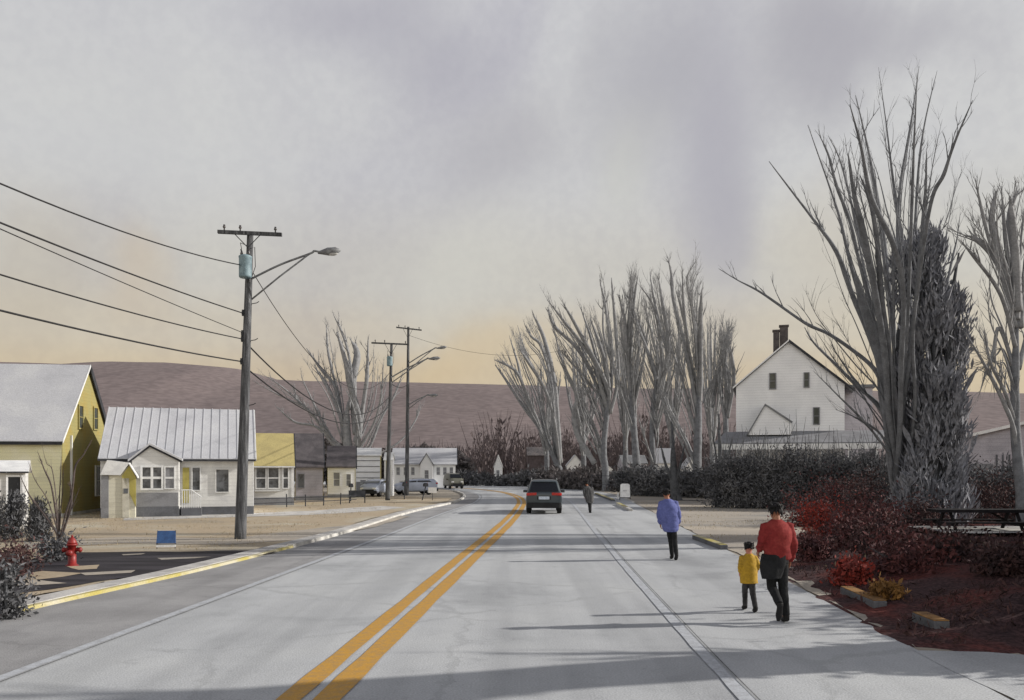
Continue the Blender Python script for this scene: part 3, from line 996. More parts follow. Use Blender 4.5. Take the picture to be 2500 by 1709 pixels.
bare_tree('bare_tree', 'small dark forked tree beside the white leaning panels', 62, (1650, 1222),
          [(1652, 1224, 26), (1646, 1180, 20), (1644, 1130, 15), (1642, 1080, 10)],
          [([(1640, 1028), (1642, 1060), (1645, 1120)], 9, 5), ([(1614, 1088), (1624, 1130), (1646, 1190)], 9, 5), ([(1672, 1084), (1662, 1130), (1649, 1180)], 7, 4)],
          M['bark_dark'], M['bark_dark'], group=GT, tw=5, tl=(.4, 1.2), tr=.015)
bare_tree('bare_tree', 'smaller forked bare tree standing directly left of the white gabled house', 70, (1776, 1210),
          [(1776, 1213, 30), (1774, 1130, 24), (1772, 1050, 22), (1772, 980, 18)],
          [([z4(1660, 480), z4(1640, 640), z4(1645, 860), (1772, 1010)], 12, 11),
           ([z4(1620, 430), z4(1640, 600), z4(1660, 850), (1774, 1010)], 5, 3),
           ([z4(1670, 600), z4(1690, 800), (1776, 1020)], 13, 9),
           ([z4(1580, 680), z4(1600, 820), z4(1620, 950), (1770, 1040)], 8, 5),
           ([z4(1650, 640), z4(1590, 760), z4(1520, 890), (1716, 985)], 5, 6)], **mt)
bare_tree('bare_tree', 'low bushy bare tree with a black upright stem at the left end of the hedge', 56, (1768, 1225),
          [(1768, 1228, 18), (1760, 1180, 13), (1758, 1100, 10), (1755, 1050, 9)],
          [([(1755, 1010), (1756, 1040), (1758, 1100)], 8, 4), ([(1738, 1050), (1748, 1110), (1760, 1180)], 6, 3), ([(1790, 1070), (1775, 1120), (1764, 1190)], 6, 3)],
          M['bark_dark'], M['bark_dark'], tw=6, tl=(.4, 1.1), tr=.012)

# tree behind the left-hand houses
bare_tree('bare_tree', 'broad bare tree rising behind the small houses between the utility poles', 96, (858, 1190),
          [(860, 1194, 46), (856, 1130, 40), (848, 1080, 32), (846, 1030, 26), (850, 980, 18)],
          [([z3(560, 0), z3(700, 200), z3(820, 350), z3(870, 600), (838, 1070)], 9, 9),
           ([(814, 768), (835, 812), (850, 860), (858, 920), (852, 1000)], 8, 7),
           ([(797, 792), (800, 850), (812, 910), (828, 970), (840, 1060)], 8, 6),
           ([z3(840, -150), z3(930, 150), z3(960, 330), z3(1050, 650), (872, 1090)], 14, 15),
           ([z3(1130, -100), z3(1120, 250), z3(1100, 420), z3(1060, 680), (866, 1080)], 12, 10),
           ([z3(150, 240), z3(300, 330), z3(500, 500), z3(650, 650), z3(780, 850), (838, 1100)], 9, 3),
           ([z3(270, 530), z3(450, 680), z3(640, 720), z3(760, 830), (832, 1110)], 9, 5),
           ([z3(510, 260), z3(600, 450), z3(680, 620), z3(780, 800), (836, 1100)], 9, 4),
           ([z3(1450, 230), z3(1380, 420), z3(1250, 650), z3(1150, 900), (876, 1120)], 8, 5),
           ([z3(1270, 130), z3(1250, 450), z3(1180, 700), z3(1060, 900), (868, 1120)], 7, 5),
           ([z3(930, 380), z3(1010, 600), z3(1050, 850), (872, 1130)], 6, 3),
           ([z3(60, 300), z3(300, 430), z3(560, 560), z3(720, 760), (834, 1090)], 6, 3),
           ([z3(980, -60), z3(1030, 60), z3(990, 300), z3(1000, 560), (868, 1060)], 16, 20),
           ([z3(640, 180), z3(740, 330), z3(830, 520), (840, 1040)], 11, 9),
           ([z3(1620, 530), z3(1560, 680), z3(1400, 880), (880, 1130)], 6, 3)],
          M['bark_pale'], M['bark_pale'], tw=12, tl=(.9, 2.8), tr=.022, fill=12, fw=7, trw=.7)


# ------------------------------------------------------------------ hedges, shrubs
def hedge(name, label, cat, p0, p1, wy, hfun, m, nlf, zb=0.0, leaf=(.18, .5, .03, .09), stems=40, group=None, m_stem=None, stemh=1.12):
    """p0, p1 on the ground; wy depth; hfun(t) height"""
    p0, p1 = Vector(p0), Vector(p1)
    root = thing(name, (p0.x, p0.y, zb), 0, label, cat, group)
    d = p1 - p0
    nn = Vector((-d.y, d.x)).normalized()
    mb = MB()
    for k in range(stems):
        t = random.random()
        h = hfun(t) * random.uniform(.6, stemh)
        b = d * t + nn * random.uniform(-.4, .4) * wy
        q = Vector((b.x, b.y, -.05))
        lean = Vector((random.gauss(0, .2), random.gauss(0, .15), 0))
        mb.tube([q, q + Vector((lean.x * h * .4, lean.y * h * .4, h * .5)), q + Vector((lean.x * h, lean.y * h, h))], [.035, .024, .008], 4, False)
    if stems:
        mb.build('stems', m_stem or M['bark_dark'], root)
    mb = MB()
    cl = []
    for k in range(max(6, int(nlf / 90))):
        t = random.random()
        h = hfun(t)
        cl.append((t, random.uniform(.1, .85) * h, random.uniform(.25, .6)))
    for (t, z, r) in cl:
        b = d * t + nn * random.uniform(-.5, .5) * wy
        c = Vector((b.x, b.y, z))
        for k in range(90):
            v = Vector((random.gauss(0, r), random.gauss(0, r * .8), random.gauss(0, r * .7)))
            if c.z + v.z < 0:
                v.z = -c.z + random.random() * .2
            mb.leaf(c + v, (random.gauss(0, .6), random.gauss(0, .5), random.gauss(.5, .5)), random.uniform(leaf[0], leaf[1]), random.uniform(leaf[2], leaf[3]))
    mb.build('foliage', m, root)
    return root


gp = lambda px, Y: Vector(((px - CX) / F * Y, Y))
hedge('hedge', 'tall dark overgrown hedge under the porch of the white gabled house', 'hedge', gp(1745, 51), gp(2170, 47), 2.2, lambda t: 3.2 + .9 * noise.noise(Vector((t * 7, 1, 1))) + .6 * noise.noise(Vector((t * 23, 4, 1))), M['brush'], 34000, leaf=(.08, .34, .014, .045), stems=330, stemh=1.55)
hedge('hedge', 'dark tangle of brush in front of the grey shed on the right', 'hedge', gp(2240, 37), gp(2640, 34), 2.2, lambda t: 1.9 + .3 * math.sin(t * 11), M['brush'], 18000, leaf=(.07, .28, .012, .038), zb=.4, stems=170)
hedge('hedge', 'low dark hedge across the road bend behind the slate car', 'hedge', gp(1120, 118), gp(1530, 104), 2.0, lambda t: 1.25 + .3 * math.sin(t * 17), M['brush'], 9000, leaf=(.3, .8, .06, .16), stems=0)
hedge('hedge', 'low dark hedge at the foot of the bare trees, behind the person in blue', 'hedge', gp(1530, 76), gp(1760, 66), 2.4, lambda t: 2.2 + .8 * noise.noise(Vector((t * 9, 2, 2))), M['brush'], 16000, leaf=(.15, .5, .025, .08), stems=110)
hedge('hedge', 'dark hedge strip between the walker in grey and the white sandwich board', 'hedge', gp(1330, 102), gp(1560, 86), 2.0, lambda t: 1.9 + .3 * math.sin(t * 15), M['brush_far'], 9000, leaf=(.3, .7, .06, .13), stems=0)
hedge('hedge', 'dark hedge behind the small houses and the two far utility poles', 'hedge', gp(780, 108), gp(1130, 122), 3, lambda t: 5.4 + .9 * math.sin(t * 9 + 1) + .6 * math.sin(t * 29) - 2.4 * max(0, t - .55), M['brush_far'], 22000, leaf=(.35, 1.0, .07, .2), stems=150)


def shrub(name, label, loc, r, h, m, n=900, stems=9, cat='shrub', leaf=(.06, .16, .012, .03), m_stem=None, group=None, cone=False):
    root = thing(name, loc, 0, label, cat, group)
    mb = MB()
    tips = []
    for k in range(stems):
        a = 2 * PI * k / stems + random.uniform(-.3, .3)
        rr = r * random.uniform(.3, .9)
        hh = h * random.uniform(.6, 1.0)
        p = [(0, 0, -.06), (math.cos(a) * rr * .4, math.sin(a) * rr * .4, hh * .45), (math.cos(a) * rr, math.sin(a) * rr, hh)]
        pp = catmull(p, 3)
        mb.tube(pp, [.022 * h * (1 - .8 * i / (len(pp) - 1)) + .003 for i in range(len(pp))], 5, False)
        twigs(mb, pp, [.008] * len(pp), 4, h * .15, h * .4, 0, .3, .005, .6, .2)
    mb.build('stems', m_stem or M['bark_dark'], root)
    if n:
        mb = MB()
        nl = 14
        for k in range(nl):
            a = random.uniform(0, 2 * PI)
            z = h * random.uniform(.1, .88)
            wr = r * ((1.05 - z / h) if cone else math.sqrt(max(.05, 1 - ((z / h - .5) / .62) ** 2)))
            c = Vector((math.cos(a) * wr * random.uniform(.1, .7), math.sin(a) * wr * random.uniform(.1, .7), z))
            s = r * random.uniform(.22, .42) * (.7 if cone else 1)
            for j in range(n // nl):
                v = Vector((random.gauss(0, s), random.gauss(0, s), random.gauss(0, s * (1.6 if cone else .9))))
                if (c + v).z < .01:
                    v.z = .02 - c.z
                mb.leaf(c + v, (random.gauss(0, .6), random.gauss(0, .6), random.gauss(.8 if cone else .4, .5)), random.uniform(leaf[0], leaf[1]), random.uniform(leaf[2], leaf[3]))
        mb.build('foliage', m, root)
    return root


SG = 'shrubs on the leaf-littered bank'
bank_sh = [
    ('larger bright red shrub on the bank, right of the person in red', 2012, 29, .9, 1.0, 'red_leaf'),
    ('small bright red shrub growing low on the dark bank below the tall bare tree', 2085, 16.5, .35, .42, 'red_leaf'),
    ('wine red shrub directly behind the shoulder of the person in red', 1968, 34, 1.1, 1.3, 'wine_leaf'),
    ('wine red shrub at the foot of the tall bare tree', 2140, 25, 1.0, 1.0, 'wine_leaf'),
    ('wide wine red shrub half way along the bank, right of the small bright red shrub', 2200, 17, .8, .45, 'wine_leaf'),
    ('dark brown shrub in front of the picnic table', 2330, 18, .7, .28, 'brown_leaf'),
    ('dark brown shrub at the right edge of the bank', 2470, 15, .6, .32, 'brown_leaf'),
    ('dark brown shrub under the ivy-covered tree', 2245, 27, .9, .6, 'brown_leaf'),
    ('small wine red shrub close to the kerb behind the person in red', 1985, 21, .45, .45, 'wine_leaf'),
    ('tiny golden shrub beside the yellow kerbstone on the bank', 2165, 14.5, .22, .18, 'gold_leaf'),
]
for i, (px, Y, r, h, c, lb) in enumerate([(2040, 38, 1.5, 1.5, 'wine_leaf', 'wide wine red shrub at the right end of the tan verge'), (2120, 36, 1.5, 1.4, 'brown_leaf', 'dark brown shrub left of the base of the tall bare tree'),
        (2300, 33, 1.4, 1.3, 'brown_leaf', 'dark brown shrub behind the left end of the picnic table'), (2400, 31, 1.5, 1.3, 'brown_leaf', 'dark brown shrub behind the middle of the picnic table'),
        (2490, 29, 1.3, 1.2, 'brown_leaf', 'dark brown shrub behind the right end of the picnic table'), (2080, 23, .9, .7, 'wine_leaf', 'low wine red shrub between the two bright red shrubs'),
        (2160, 20, .9, .55, 'brown_leaf', 'low dark brown shrub on the bank left of the picnic table')]):
    bank_sh.append((lb, px, Y, r, h, c))
for lb, px, Y, r, h, mm_ in bank_sh:
    p = gp(px, Y)
    shrub('shrub', lb, (p.x, p.y, max(0, bank_z(p.x, p.y)) - .02), r, h, M[mm_], 1800, 10, group=SG, leaf=(.05, .15, .012, .035))

# low brambles over the bank: nobody could count them
mb = MB()
for k in range(60000):
    x, y = random.uniform(5.4, 34), 10.6 + 38 * random.random() ** 1.4
    if abs((x / y)) > .72:
        continue
    z = bank_z(x, y)
    if z < .02 or noise.noise(Vector((x * .7, y * .7, 9))) < -.3 + .3 * random.random():
        continue
    mb.leaf((x, y, z - .01), (random.gauss(0, .6), random.gauss(0, .6), random.uniform(.2, 1)), random.uniform(.05, .22), random.uniform(.006, .022))
tag(mb.build('brambles', M['brown_leaf']), 'low wine red and brown brambles covering the bank', 'ground cover', kind='stuff')
mb = MB()
for k in range(9000):
    x, y = random.uniform(-30, -7.5), random.uniform(20, 60)
    e = interp([(p[1], p[0]) for p in EL], y)
    if x > e - 1.3 or (y < 24 and x > -16) or noise.noise(Vector((x * .4, y * .4, 9))) < -.05:
        continue
    for j in range(2):
        mb.leaf((x + random.gauss(0, .03), y, .01), (random.gauss(0, .3), random.gauss(0, .3), 1), random.uniform(.03, .11), random.uniform(.004, .009))
for k in range(5000):
    y = random.uniform(19, 60)
    x = interp([(p[1], p[0]) for p in ER], y) + .3 + random.random() ** 1.5 * 9
    if noise.noise(Vector((x * .4, y * .4, 9))) < 0:
        continue
    mb.leaf((x, y, max(0, bank_z(x, y))), (random.gauss(0, .3), random.gauss(0, .3), 1), random.uniform(.03, .12), random.uniform(.004, .01))
tag(mb.build('dry_grass', M['dry_grass']), 'sparse dry grass tufts on the lawns and verge', 'grass', kind='stuff')

# left foreground planting
p = G(18, 1512)
root = shrub('shrub', 'dark brown shrub at the left edge beside the yellow kerb, on one thin stem', (p.x - .25, p.y + .1, 0), .45, .85, M['brush'], 1700, 11, leaf=(.05, .13, .012, .03))
mb = MB()
mb.tube([(.24, -.1, -.02), (.23, -.1, .3), (.2, -.06, .8)], [.028, .024, .02], 8)
mb.build('trunk', M['bark_dark'], root, True)
for k, (px, Y, r, h, lb) in enumerate([(38, 28, .5, 1.35, 'dark conical evergreen shrub below the black door at the far left'), (92, 27, .45, 1.25, 'dark conical evergreen shrub left of the thin bare sapling'), (-30, 27, .7, 1.5, 'dark conical evergreen shrub cut off by the left side of the picture')]):
    p = gp(px, Y)
    shrub('evergreen_shrub', lb, (p.x, p.y, 0), r, h, M['brush'], 3000, 8, group='evergreen shrubs by the grey porch', cone=True, leaf=(.08, .2, .012, .03))
for k, (px, py, r, h, lb) in enumerate([(30, 1400, .6, .42, 'low wine brown shrub under the conical evergreens'), (135, 1372, .5, .55, 'low dark shrub around the foot of the bare sapling'), (-20, 1420, .8, .6, 'low wine brown shrub at the far left edge of the painted shade')]):
    p = G(px, py)
    shrub('low_shrub', lb, (p.x, p.y, 0), r, h, M['brown_leaf'] if k != 1 else M['brush'], 1100, 9, group='low shrubs beside the driveway', leaf=(.05, .14, .012, .03))
z8 = lambda x, y: (x * .2833, 850 + y * .2833)
bare_tree('bare_sapling', 'thin bare many-stemmed sapling in front of the yellow house, behind the hydrant', 23.5, (145, 1350),
          [(145, 1350, 15), (144, 1320, 11), (142, 1300, 9)],
          [([z8(170, 1090), z8(250, 1260), z8(330, 1370), z8(430, 1500), (143, 1310)], 6, 3),
           ([z8(240, 970), z8(300, 1130), z8(390, 1270), z8(450, 1420), (144, 1310)], 4, 1.5),
           ([z8(320, 880), z8(380, 1040), z8(440, 1180), z8(480, 1400), (144, 1315)], 5, 2.5),
           ([z8(360, 830), z8(400, 990), z8(450, 1050), z8(490, 1350), (144, 1315)], 3, 1.2),
           ([z8(530, 930), z8(520, 1150), z8(510, 1400), (144, 1315)], 4, 2),
           ([z8(545, 960), z8(540, 1200), z8(520, 1450), (145, 1315)], 3, 1.5),
           ([z8(790, 790), z8(720, 920), z8(650, 1020), z8(620, 1250), z8(560, 1450), (146, 1320)], 5, 3.5),
           ([z8(690, 1200), z8(640, 1320), z8(580, 1480), (146, 1325)], 4, 2),
           ([z8(600, 1180), z8(620, 1240), z8(600, 1400), (146, 1322)], 6, 5)],
          M['bark_brown'], M['bark_brown'], tw=4, tl=(.2, .5), tr=.004, depth=0, cat='sapling')

# trees off the right side whose trunks throw the long shadows over the near road
root = thing('leaning_tree', (8.5, 11.75, 0), 0, 'thick leaning bare tree just outside the right side of the picture', 'tree')
mb = MB()
tp = catmull([(0, 0, -.2, .85), (.05, -.45, 1.2, .66), (0, -1.1, 3.0, .56), (-.1, -1.9, 5.0, .48), (0, -2.7, 7.5, .28), (.2, -3.3, 10.5, .10)], 6)
mb.tube([p[:3] for p in tp], [p[3] * (1 + .12 * noise.noise(Vector((p[2] * 1.5, 1, 1)))) for p in tp], 12)
mb.build('trunk', M['bark_dark'], root, True)
mb = MB()
for (z, y, dx, dy, L) in ((1.9, -.65, .5, .5, 2.4), (3.2, -1.2, .4, -1.1, 2.8), (4.4, -1.6, .7, .2, 3.4), (5.6, -2.1, .2, -1.2, 3.2), (6.5, -2.4, .9, -.2, 3.0), (7.5, -2.7, -.1, -.9, 3)):
    pp = catmull([(0, y, z), (dx * L * .35, y + dy * L * .35, z + L * .45), (dx * L * .6, y + dy * L * .6, z + L)], 4)
    rr = [.16 * (1 - .85 * i / (len(pp) - 1)) for i in range(len(pp))]
    mb.tube(pp, rr, 6)
    twigs(mb, pp, rr, 10, .4, 1.5, 1, .2, .02, .6, .1)
mb.build('crown', M['bark_dark'], root, True)


# ------------------------------------------------------------------ houses
class House:
    """u runs along the front, v goes back from it, local z up; origin = left front corner on the ground"""
    def __init__(s, name, label, px, Y, ang, cat='house', group=None, z=0.0):
        s.P = gp(px, Y)
        s.a = R(ang)
        s.d = Vector((math.cos(s.a), math.sin(s.a)))
        s.n = Vector((-s.d.y, s.d.x))
        s.root = thing(name, (s.P.x, s.P.y, z), s.a, label, cat, group)
        s.z0 = z

    def u(s, px, v=0.0):
        k = (px - CX) / F
        p = s.P + s.n * v
        return (k * p.y - p.x) / (s.d.x - k * s.d.y)

    def v(s, px, u):
        k = (px - CX) / F
        p = s.P + s.d * u
        return (k * p.y - p.x) / (s.n.x - k * s.n.y)

    def z(s, py, u, v=0.0):
        y = (s.P + s.d * u + s.n * v).y
        return EYE - (py - HY) / F * y - s.z0

    def walls(s, L, D, eave, ridge, m, mg=None, gl=True, u0=0.0, v0=0.0, nm='wall'):
        """box with gables at both ends (ridge along u)"""
        mb = MB()
        e, r, h = eave, ridge, v0 + D / 2
        u1 = u0 + L
        mb.add([(u0, v0, -.1), (u1, v0, -.1), (u1, v0 + D, -.1), (u0, v0 + D, -.1), (u0, v0, e), (u1, v0, e), (u1, v0 + D, e), (u0, v0 + D, e), (u0, h, r), (u1, h, r)],
               [(0, 1, 5, 4), (2, 3, 7, 6), (3, 0, 4, 8, 7), (1, 2, 6, 9, 5), (0, 3, 2, 1), (4, 5, 9, 8), (6, 7, 8, 9)])
        w = mb.build(nm, m, s.root)
        if mg:
            for uu, sg in ((u1, 1),) + (((u0, -1),) if gl else ()):
                q = MB()
                q.prism([(uu + sg * .004, v0 + .01, -.05), (uu + sg * .004, v0 + D - .01, -.05), (uu + sg * .004, v0 + D - .01, e - .01), (uu + sg * .004, h, r - .02), (uu + sg * .004, v0 + .01, e - .01)], (sg * .03, 0, 0))
                q.build('gable_wall', mg, s.root)
        return w

    def roof(s, L, D, eave, ridge, m, ou=.25, ov=.3, th=.1, u0=0.0, v0=0.0, seams=0, nm='roof'):
        mb = MB()
        h = v0 + D / 2
        sl = (ridge - eave) / (D / 2)
        a, b = u0 - ou, u0 + L + ou
        for sg in (-1, 1):
            ve = h + sg * (D / 2 + ov)
            ze = eave - sl * ov
            mb.prism([(a, h, ridge + .02), (a, ve, ze + .02), (a, ve, ze + .02 + th), (a, h, ridge + .02 + th)], (b - a, 0, 0))
        if seams:
            for i in range(seams + 1):
                uu = a + .03 + (b - a - .06) * i / seams
                for sg in (-1,):
                    ve = h + sg * (D / 2 + ov)
                    ze = eave - sl * ov
                    mb.prism([(uu - .014, h, ridge + th + .01), (uu - .014, ve, ze + th + .01), (uu - .014, ve, ze + th + .05), (uu - .014, h, ridge + th + .055)], (.028, 0, 0))
        return mb.build(nm, m, s.root)

    def bargeboard(s, uu, D, eave, ridge, m, ov=.3, w=.22, v0=0.0, both=True, t=.06):
        h = v0 + D / 2
        sl = (ridge - eave) / (D / 2)
        mb = MB()
        for sg in ((-1, 1) if both else (1,)):
            ve = h + sg * (D / 2 + ov)
            ze = eave - sl * ov
            mb.prism([(uu, h, ridge + .13), (uu, ve, ze + .13), (uu, ve, ze + .13 - w), (uu, h, ridge + .13 - w)], (t, 0, 0))
        return mb.build('bargeboard', m, s.root)

    def eaveboard(s, L, eave, m, ov=.3, u0=-.25, h=.16, D=1, ridge=1, v0=0, out=.035):
        sl = (ridge - eave) / (D / 2)
        ze = eave - sl * ov
        mb = MB()
        mb.box(u0, u0 + L, v0 - ov - out, v0 - ov + .01, ze - h + .06, ze + .09)
        return mb.build('eaves_board', m, s.root)

    def window(s, u0, u1, z0, z1, v=0.0, rows=2, cols=1, fm=None, gm=None, fw=.06, side=None, name='window', bar=.03):
        """front window; side = u position when it sits on the right-hand gable wall (u0,u1 are then v)"""
        fm = fm or M['trim_white']
        gm = gm or M['glass']
        if side is None:
            def B(mb, a, b, lo, hi, c, d):
                mb.box(a, b, v - hi, v - lo, c, d)
        else:
            def B(mb, a, b, lo, hi, c, d):
                mb.box(side + lo, side + hi, a, b, c, d)
        f = MB()
        B(f, u0 - fw, u0, .0, .07, z0 - fw, z1 + fw)
        B(f, u1, u1 + fw, .0, .07, z0 - fw, z1 + fw)
        B(f, u0, u1, .0, .068, z1, z1 + fw)
        B(f, u0, u1, .0, .068, z0 - fw, z0)
        for r_ in range(1, rows):
            z = z0 + (z1 - z0) * r_ / rows
            B(f, u0, u1, .005, .055, z - bar / 2, z + bar / 2)
        for c_ in range(1, cols):
            u = u0 + (u1 - u0) * c_ / cols
            B(f, u - bar / 2, u + bar / 2, .005, .052, z0, z1)
        w = f.build(name, fm, s.root)
        q = MB()
        B(q, u0, u1, .004, .03, z0, z1)
        q.build('pane', gm, w)
        return w

    def box(s, name, m, *a, parent=None, bev=0):
        mb = MB()
        mb.box(*a)
        return mb.build(name, m, parent or s.root, bev=bev)


# --- A: big yellow house, far left
h = House('yellow_house', 'big pale yellow house with grey roof and mustard gable at the left side', 150, 41, 8)
LA, DA, EA, RA = 10.0, 7.2, 3.72, 7.55
h.P = h.P - h.d * LA
h.root.location = (h.P.x, h.P.y, 0)
h.walls(LA, DA, EA, RA, M['yellow_wall'], M['olive_wall'])
h.roof(LA, DA, EA, RA, M['roof_metal'], ou=.12, ov=.22)
h.bargeboard(LA + .12, DA, EA, RA, M['trim_dark'], ov=.22, w=.42, both=False)
h.bargeboard(LA + .12, DA, EA, RA, M['trim_white'], ov=.22, w=.12, t=.04)
h.eaveboard(LA + .24, EA, M['trim_dark'], ov=.22, u0=-.12, D=DA, ridge=RA, h=.12)
for v0, v1, z0, z1 in ((2.1, 2.65, 4.35, 5.45), (4.3, 4.85, 4.4, 5.5), (4.6, 5.3, .9, 2.4), (5.75, 6.5, 1.3, 2.5)):
    h.window(v0, v1, z0, z1, side=LA + .036, fm=M['trim_white'] if z0 < 3 else M['olive_wall'], gm=M['glass_green'], fw=.07)
h.box('corner_board', M['trim_white'], LA + .036, LA + .07, DA - .16, DA, 0, EA - .1)
h.box('downpipe', M['trim_white'], LA + .04, LA + .13, 1.0, 1.09, .0, EA + .2)
h.box('foundation', M['walk'], -.05, LA + .06, -.05, DA, -.1, .16)
h.window(LA - 3.2, LA - 2.3, 1.1, 2.4, fm=M['trim_white'])

# --- small grey gabled entry house in front of it, at the frame edge
h = House('grey_porch', 'small grey entry house with a black door at the far left edge', -115, 32, 27, 'porch')
LP_ = h.u(62)
h.walls(LP_, 2.4, 2.15, 2.55, M['grey_wall'])
h.roof(LP_, 2.4, 2.15, 2.55, M['trim_white'], ou=.12, ov=.15, th=.06)
h.eaveboard(LP_ + .24, 2.15, M['trim_dark'], ov=.15, u0=-.12, D=2.4, ridge=2.55, h=.03)
d = h.box('door', M['plastic'], h.u(20), h.u(50), -.05, .01, .32, 1.98)
fr = MB()
fr.box(h.u(20) - .07, h.u(20), -.06, .0, .25, 2.05).box(h.u(50), h.u(50) + .07, -.06, .0, .25, 2.05).box(h.u(20), h.u(50), -.058, .0, 1.98, 2.05)
fr.build('door_frame', M['white_wall'], h.root)
MB().ball((h.u(46), -.07, 1.1), .03).build('handle', M['rim'], d)
h.box('step', M['walk'], h.u(12), h.u(58), -.5, -.01, 0, .2)
h.box('downpipe', M['white_wall'], LP_ - .1, LP_ - .03, -.08, -.01, 0, 2.0)

# --- B: white-roofed house with bay and side entry
h = House('white_roofed_house', 'long pale grey house with ribbed white metal roof and small gabled front bay', 247, 41, 18)
LB = h.u(618)
DB, EB, RB = 7.0, 2.85, 5.35
h.walls(LB, DB, EB, RB, M['grey_wall'], M['white_wall'])
h.roof(LB, DB, EB, RB, M['roof_metal'], ou=.12, ov=.25, seams=17)
h.bargeboard(LB + .12, DB, EB, RB, M['trim_dark'], ov=.25, w=.30, both=False)
h.bargeboard(LB + .12, DB, EB, RB, M['trim_white'], ov=.25, w=.10, t=.04)
h.eaveboard(LB + .24, EB, M['trim_dark'], ov=.25, u0=-.12, D=DB, ridge=RB, h=.07)
h.box('foundation', M['dark_wall'], -.03, LB + .03, -.04, DB, -.1, .42)
h.window(h.u(528), h.u(558), 1.15, 2.25, rows=1, fm=M['grey_wall'], fw=.05)
h.window(h.u(470), h.u(488), 1.25, 2.35, rows=1, fm=M['trim_white'], fw=.04)
h.box('door', M['door_yellow'], h.u(446), h.u(462), -.05, .0, .62, 2.35)
# bay with its own small gable facing the road
u0, u1 = h.u(322, -1.1), h.u(436, -1.1)
mb = MB()
um = h.u(366, -1.1)
zt = h.z(1088, um, -1.1)
ze = h.z(1122, u1, -1.1)
vb = 1.2
mb.prism([(u0, -1.1, -.1), (u1, -1.1, -.1), (u1, -1.1, ze), (um, -1.1, zt), (u0, -1.1, ze)], (0, 2.6, 0))
mb.build('bay', M['grey_wall'], h.root)
mb = MB()
for a, b in ((u0 - .16, um), (u1 + .16, um)):
    sl = (zt - ze) / abs(um - (u0 if a < um else u1))
    za = ze - .16 * sl
    mb.prism([(a, -1.26, za + .03), (b, -1.26, zt + .03), (b, -1.26, zt + .13), (a, -1.26, za + .13)], (0, 2.8, 0))
mb.build('bay_roof', M['roof_metal'], h.root)
mb = MB()
for a, b in ((u0 - .16, um), (u1 + .16, um)):
    sl = (zt - ze) / abs(um - (u0 if a < um else u1))
    za = ze - .16 * sl
    mb.prism([(a, -1.19, za - .07), (b, -1.19, zt - .07), (b, -1.19, zt + .025), (a, -1.19, za + .025)], (0, .07, 0))
mb.build('bay_trim', M['trim_dark'], h.root)
h.window(h.u(348, -1.1), h.u(394, -1.1), h.z(1192, um, -1.1), h.z(1141, um, -1.1), v=-1.1, rows=2, cols=2, bar=.11, fw=.09)
h.window(h.u(404, -1.1), h.u(425, -1.1), h.z(1192, um, -1.1), h.z(1141, um, -1.1), v=-1.1, rows=2, cols=1, bar=.09, fw=.05, gm=M['mid_wall'])
h.box('bay_panel', M['mid_wall'], u0 + .02, u1 - .02, -1.15, -1.09, .50, h.z(1203, um, -1.1))
h.box('bay_base', M['dark_wall'], u0 - .02, u1 + .02, -1.17, -1.0, -.1, .495)
# step with white railing
us, ue = h.u(442, -.9), h.u(492, -.9)
h.box('front_step', M['dark_wall'], us, ue, -.9, -.05, -.05, .40)
mb = MB()
for i in range(9):
    t = i / 8
    uu = us + .04 + (ue - us - .1) * t
    zz = .40 + .85 - .32 * max(0, t - .5) * 2
    mb.box(uu, uu + .035, -.88, -.845, .40, zz)
mb.tube([(us, -.86, 1.27), ((us + ue) / 2, -.86, 1.27), (ue, -.86, .93)], .028, 6)
mb.build('railing', M['trim_white'], h.root)
# side entry: small lean-to with a mustard gable
a, b = h.u(248, -1.6), h.u(330, -1.6)
mid = h.u(300, -1.6)
e1 = h.z(1160, mid, -1.6)
zt = h.z(1135, b, -1.6)
mb = MB()
mb.prism([(a, -1.6, -.1), (b, -1.6, -.1), (b, -1.6, e1 - .05), ((mid + b) / 2, -1.6, zt), (mid - .1, -1.6, e1), (a, -1.6, e1)], (0, 1.55, 0))
e = mb.build('side_entry', M['cream_wall'], h.root)
mb = MB()
mb.prism([(mid - .05, -1.66, e1 - .05), (b + .04, -1.66, .5), (b + .04, -1.66, e1 - .1), ((mid + b) / 2 + .03, -1.66, zt - .02)], (0, .055, 0))
mb.build('gable_trim', M['door_yellow'], e)
mb = MB()
mb.prism([(a - .05, -1.75, e1 + .02), (mid - .1, -1.75, e1 + .0), ((mid + b) / 2, -1.75, zt + .04), ((mid + b) / 2, -1.75, zt + .10), (a + .25, -1.75, zt + .22)], (0, 1.7, 0))
mb.prism([((mid + b) / 2, -1.75, zt + .04), (b + .12, -1.75, e1 - .14), (b + .12, -1.75, e1 - .07), ((mid + b) / 2, -1.75, zt + .10)], (0, 1.7, 0))
mb.build('entry_roof', M['trim_white'], e)
dd = h.box('door', M['door_cream'], h.u(299, -1.6), h.u(316, -1.6), -1.66, -1.6, .05, 1.85, parent=e)
h.box('door_panel', M['glass'], h.u(302, -1.6), h.u(313, -1.6), -1.675, -1.655, 1.15, 1.38, parent=dd)
h.box('corner_post', M['mid_wall'], a - .02, a + .3, -1.66, -1.6, -.05, e1 - .02, parent=e)

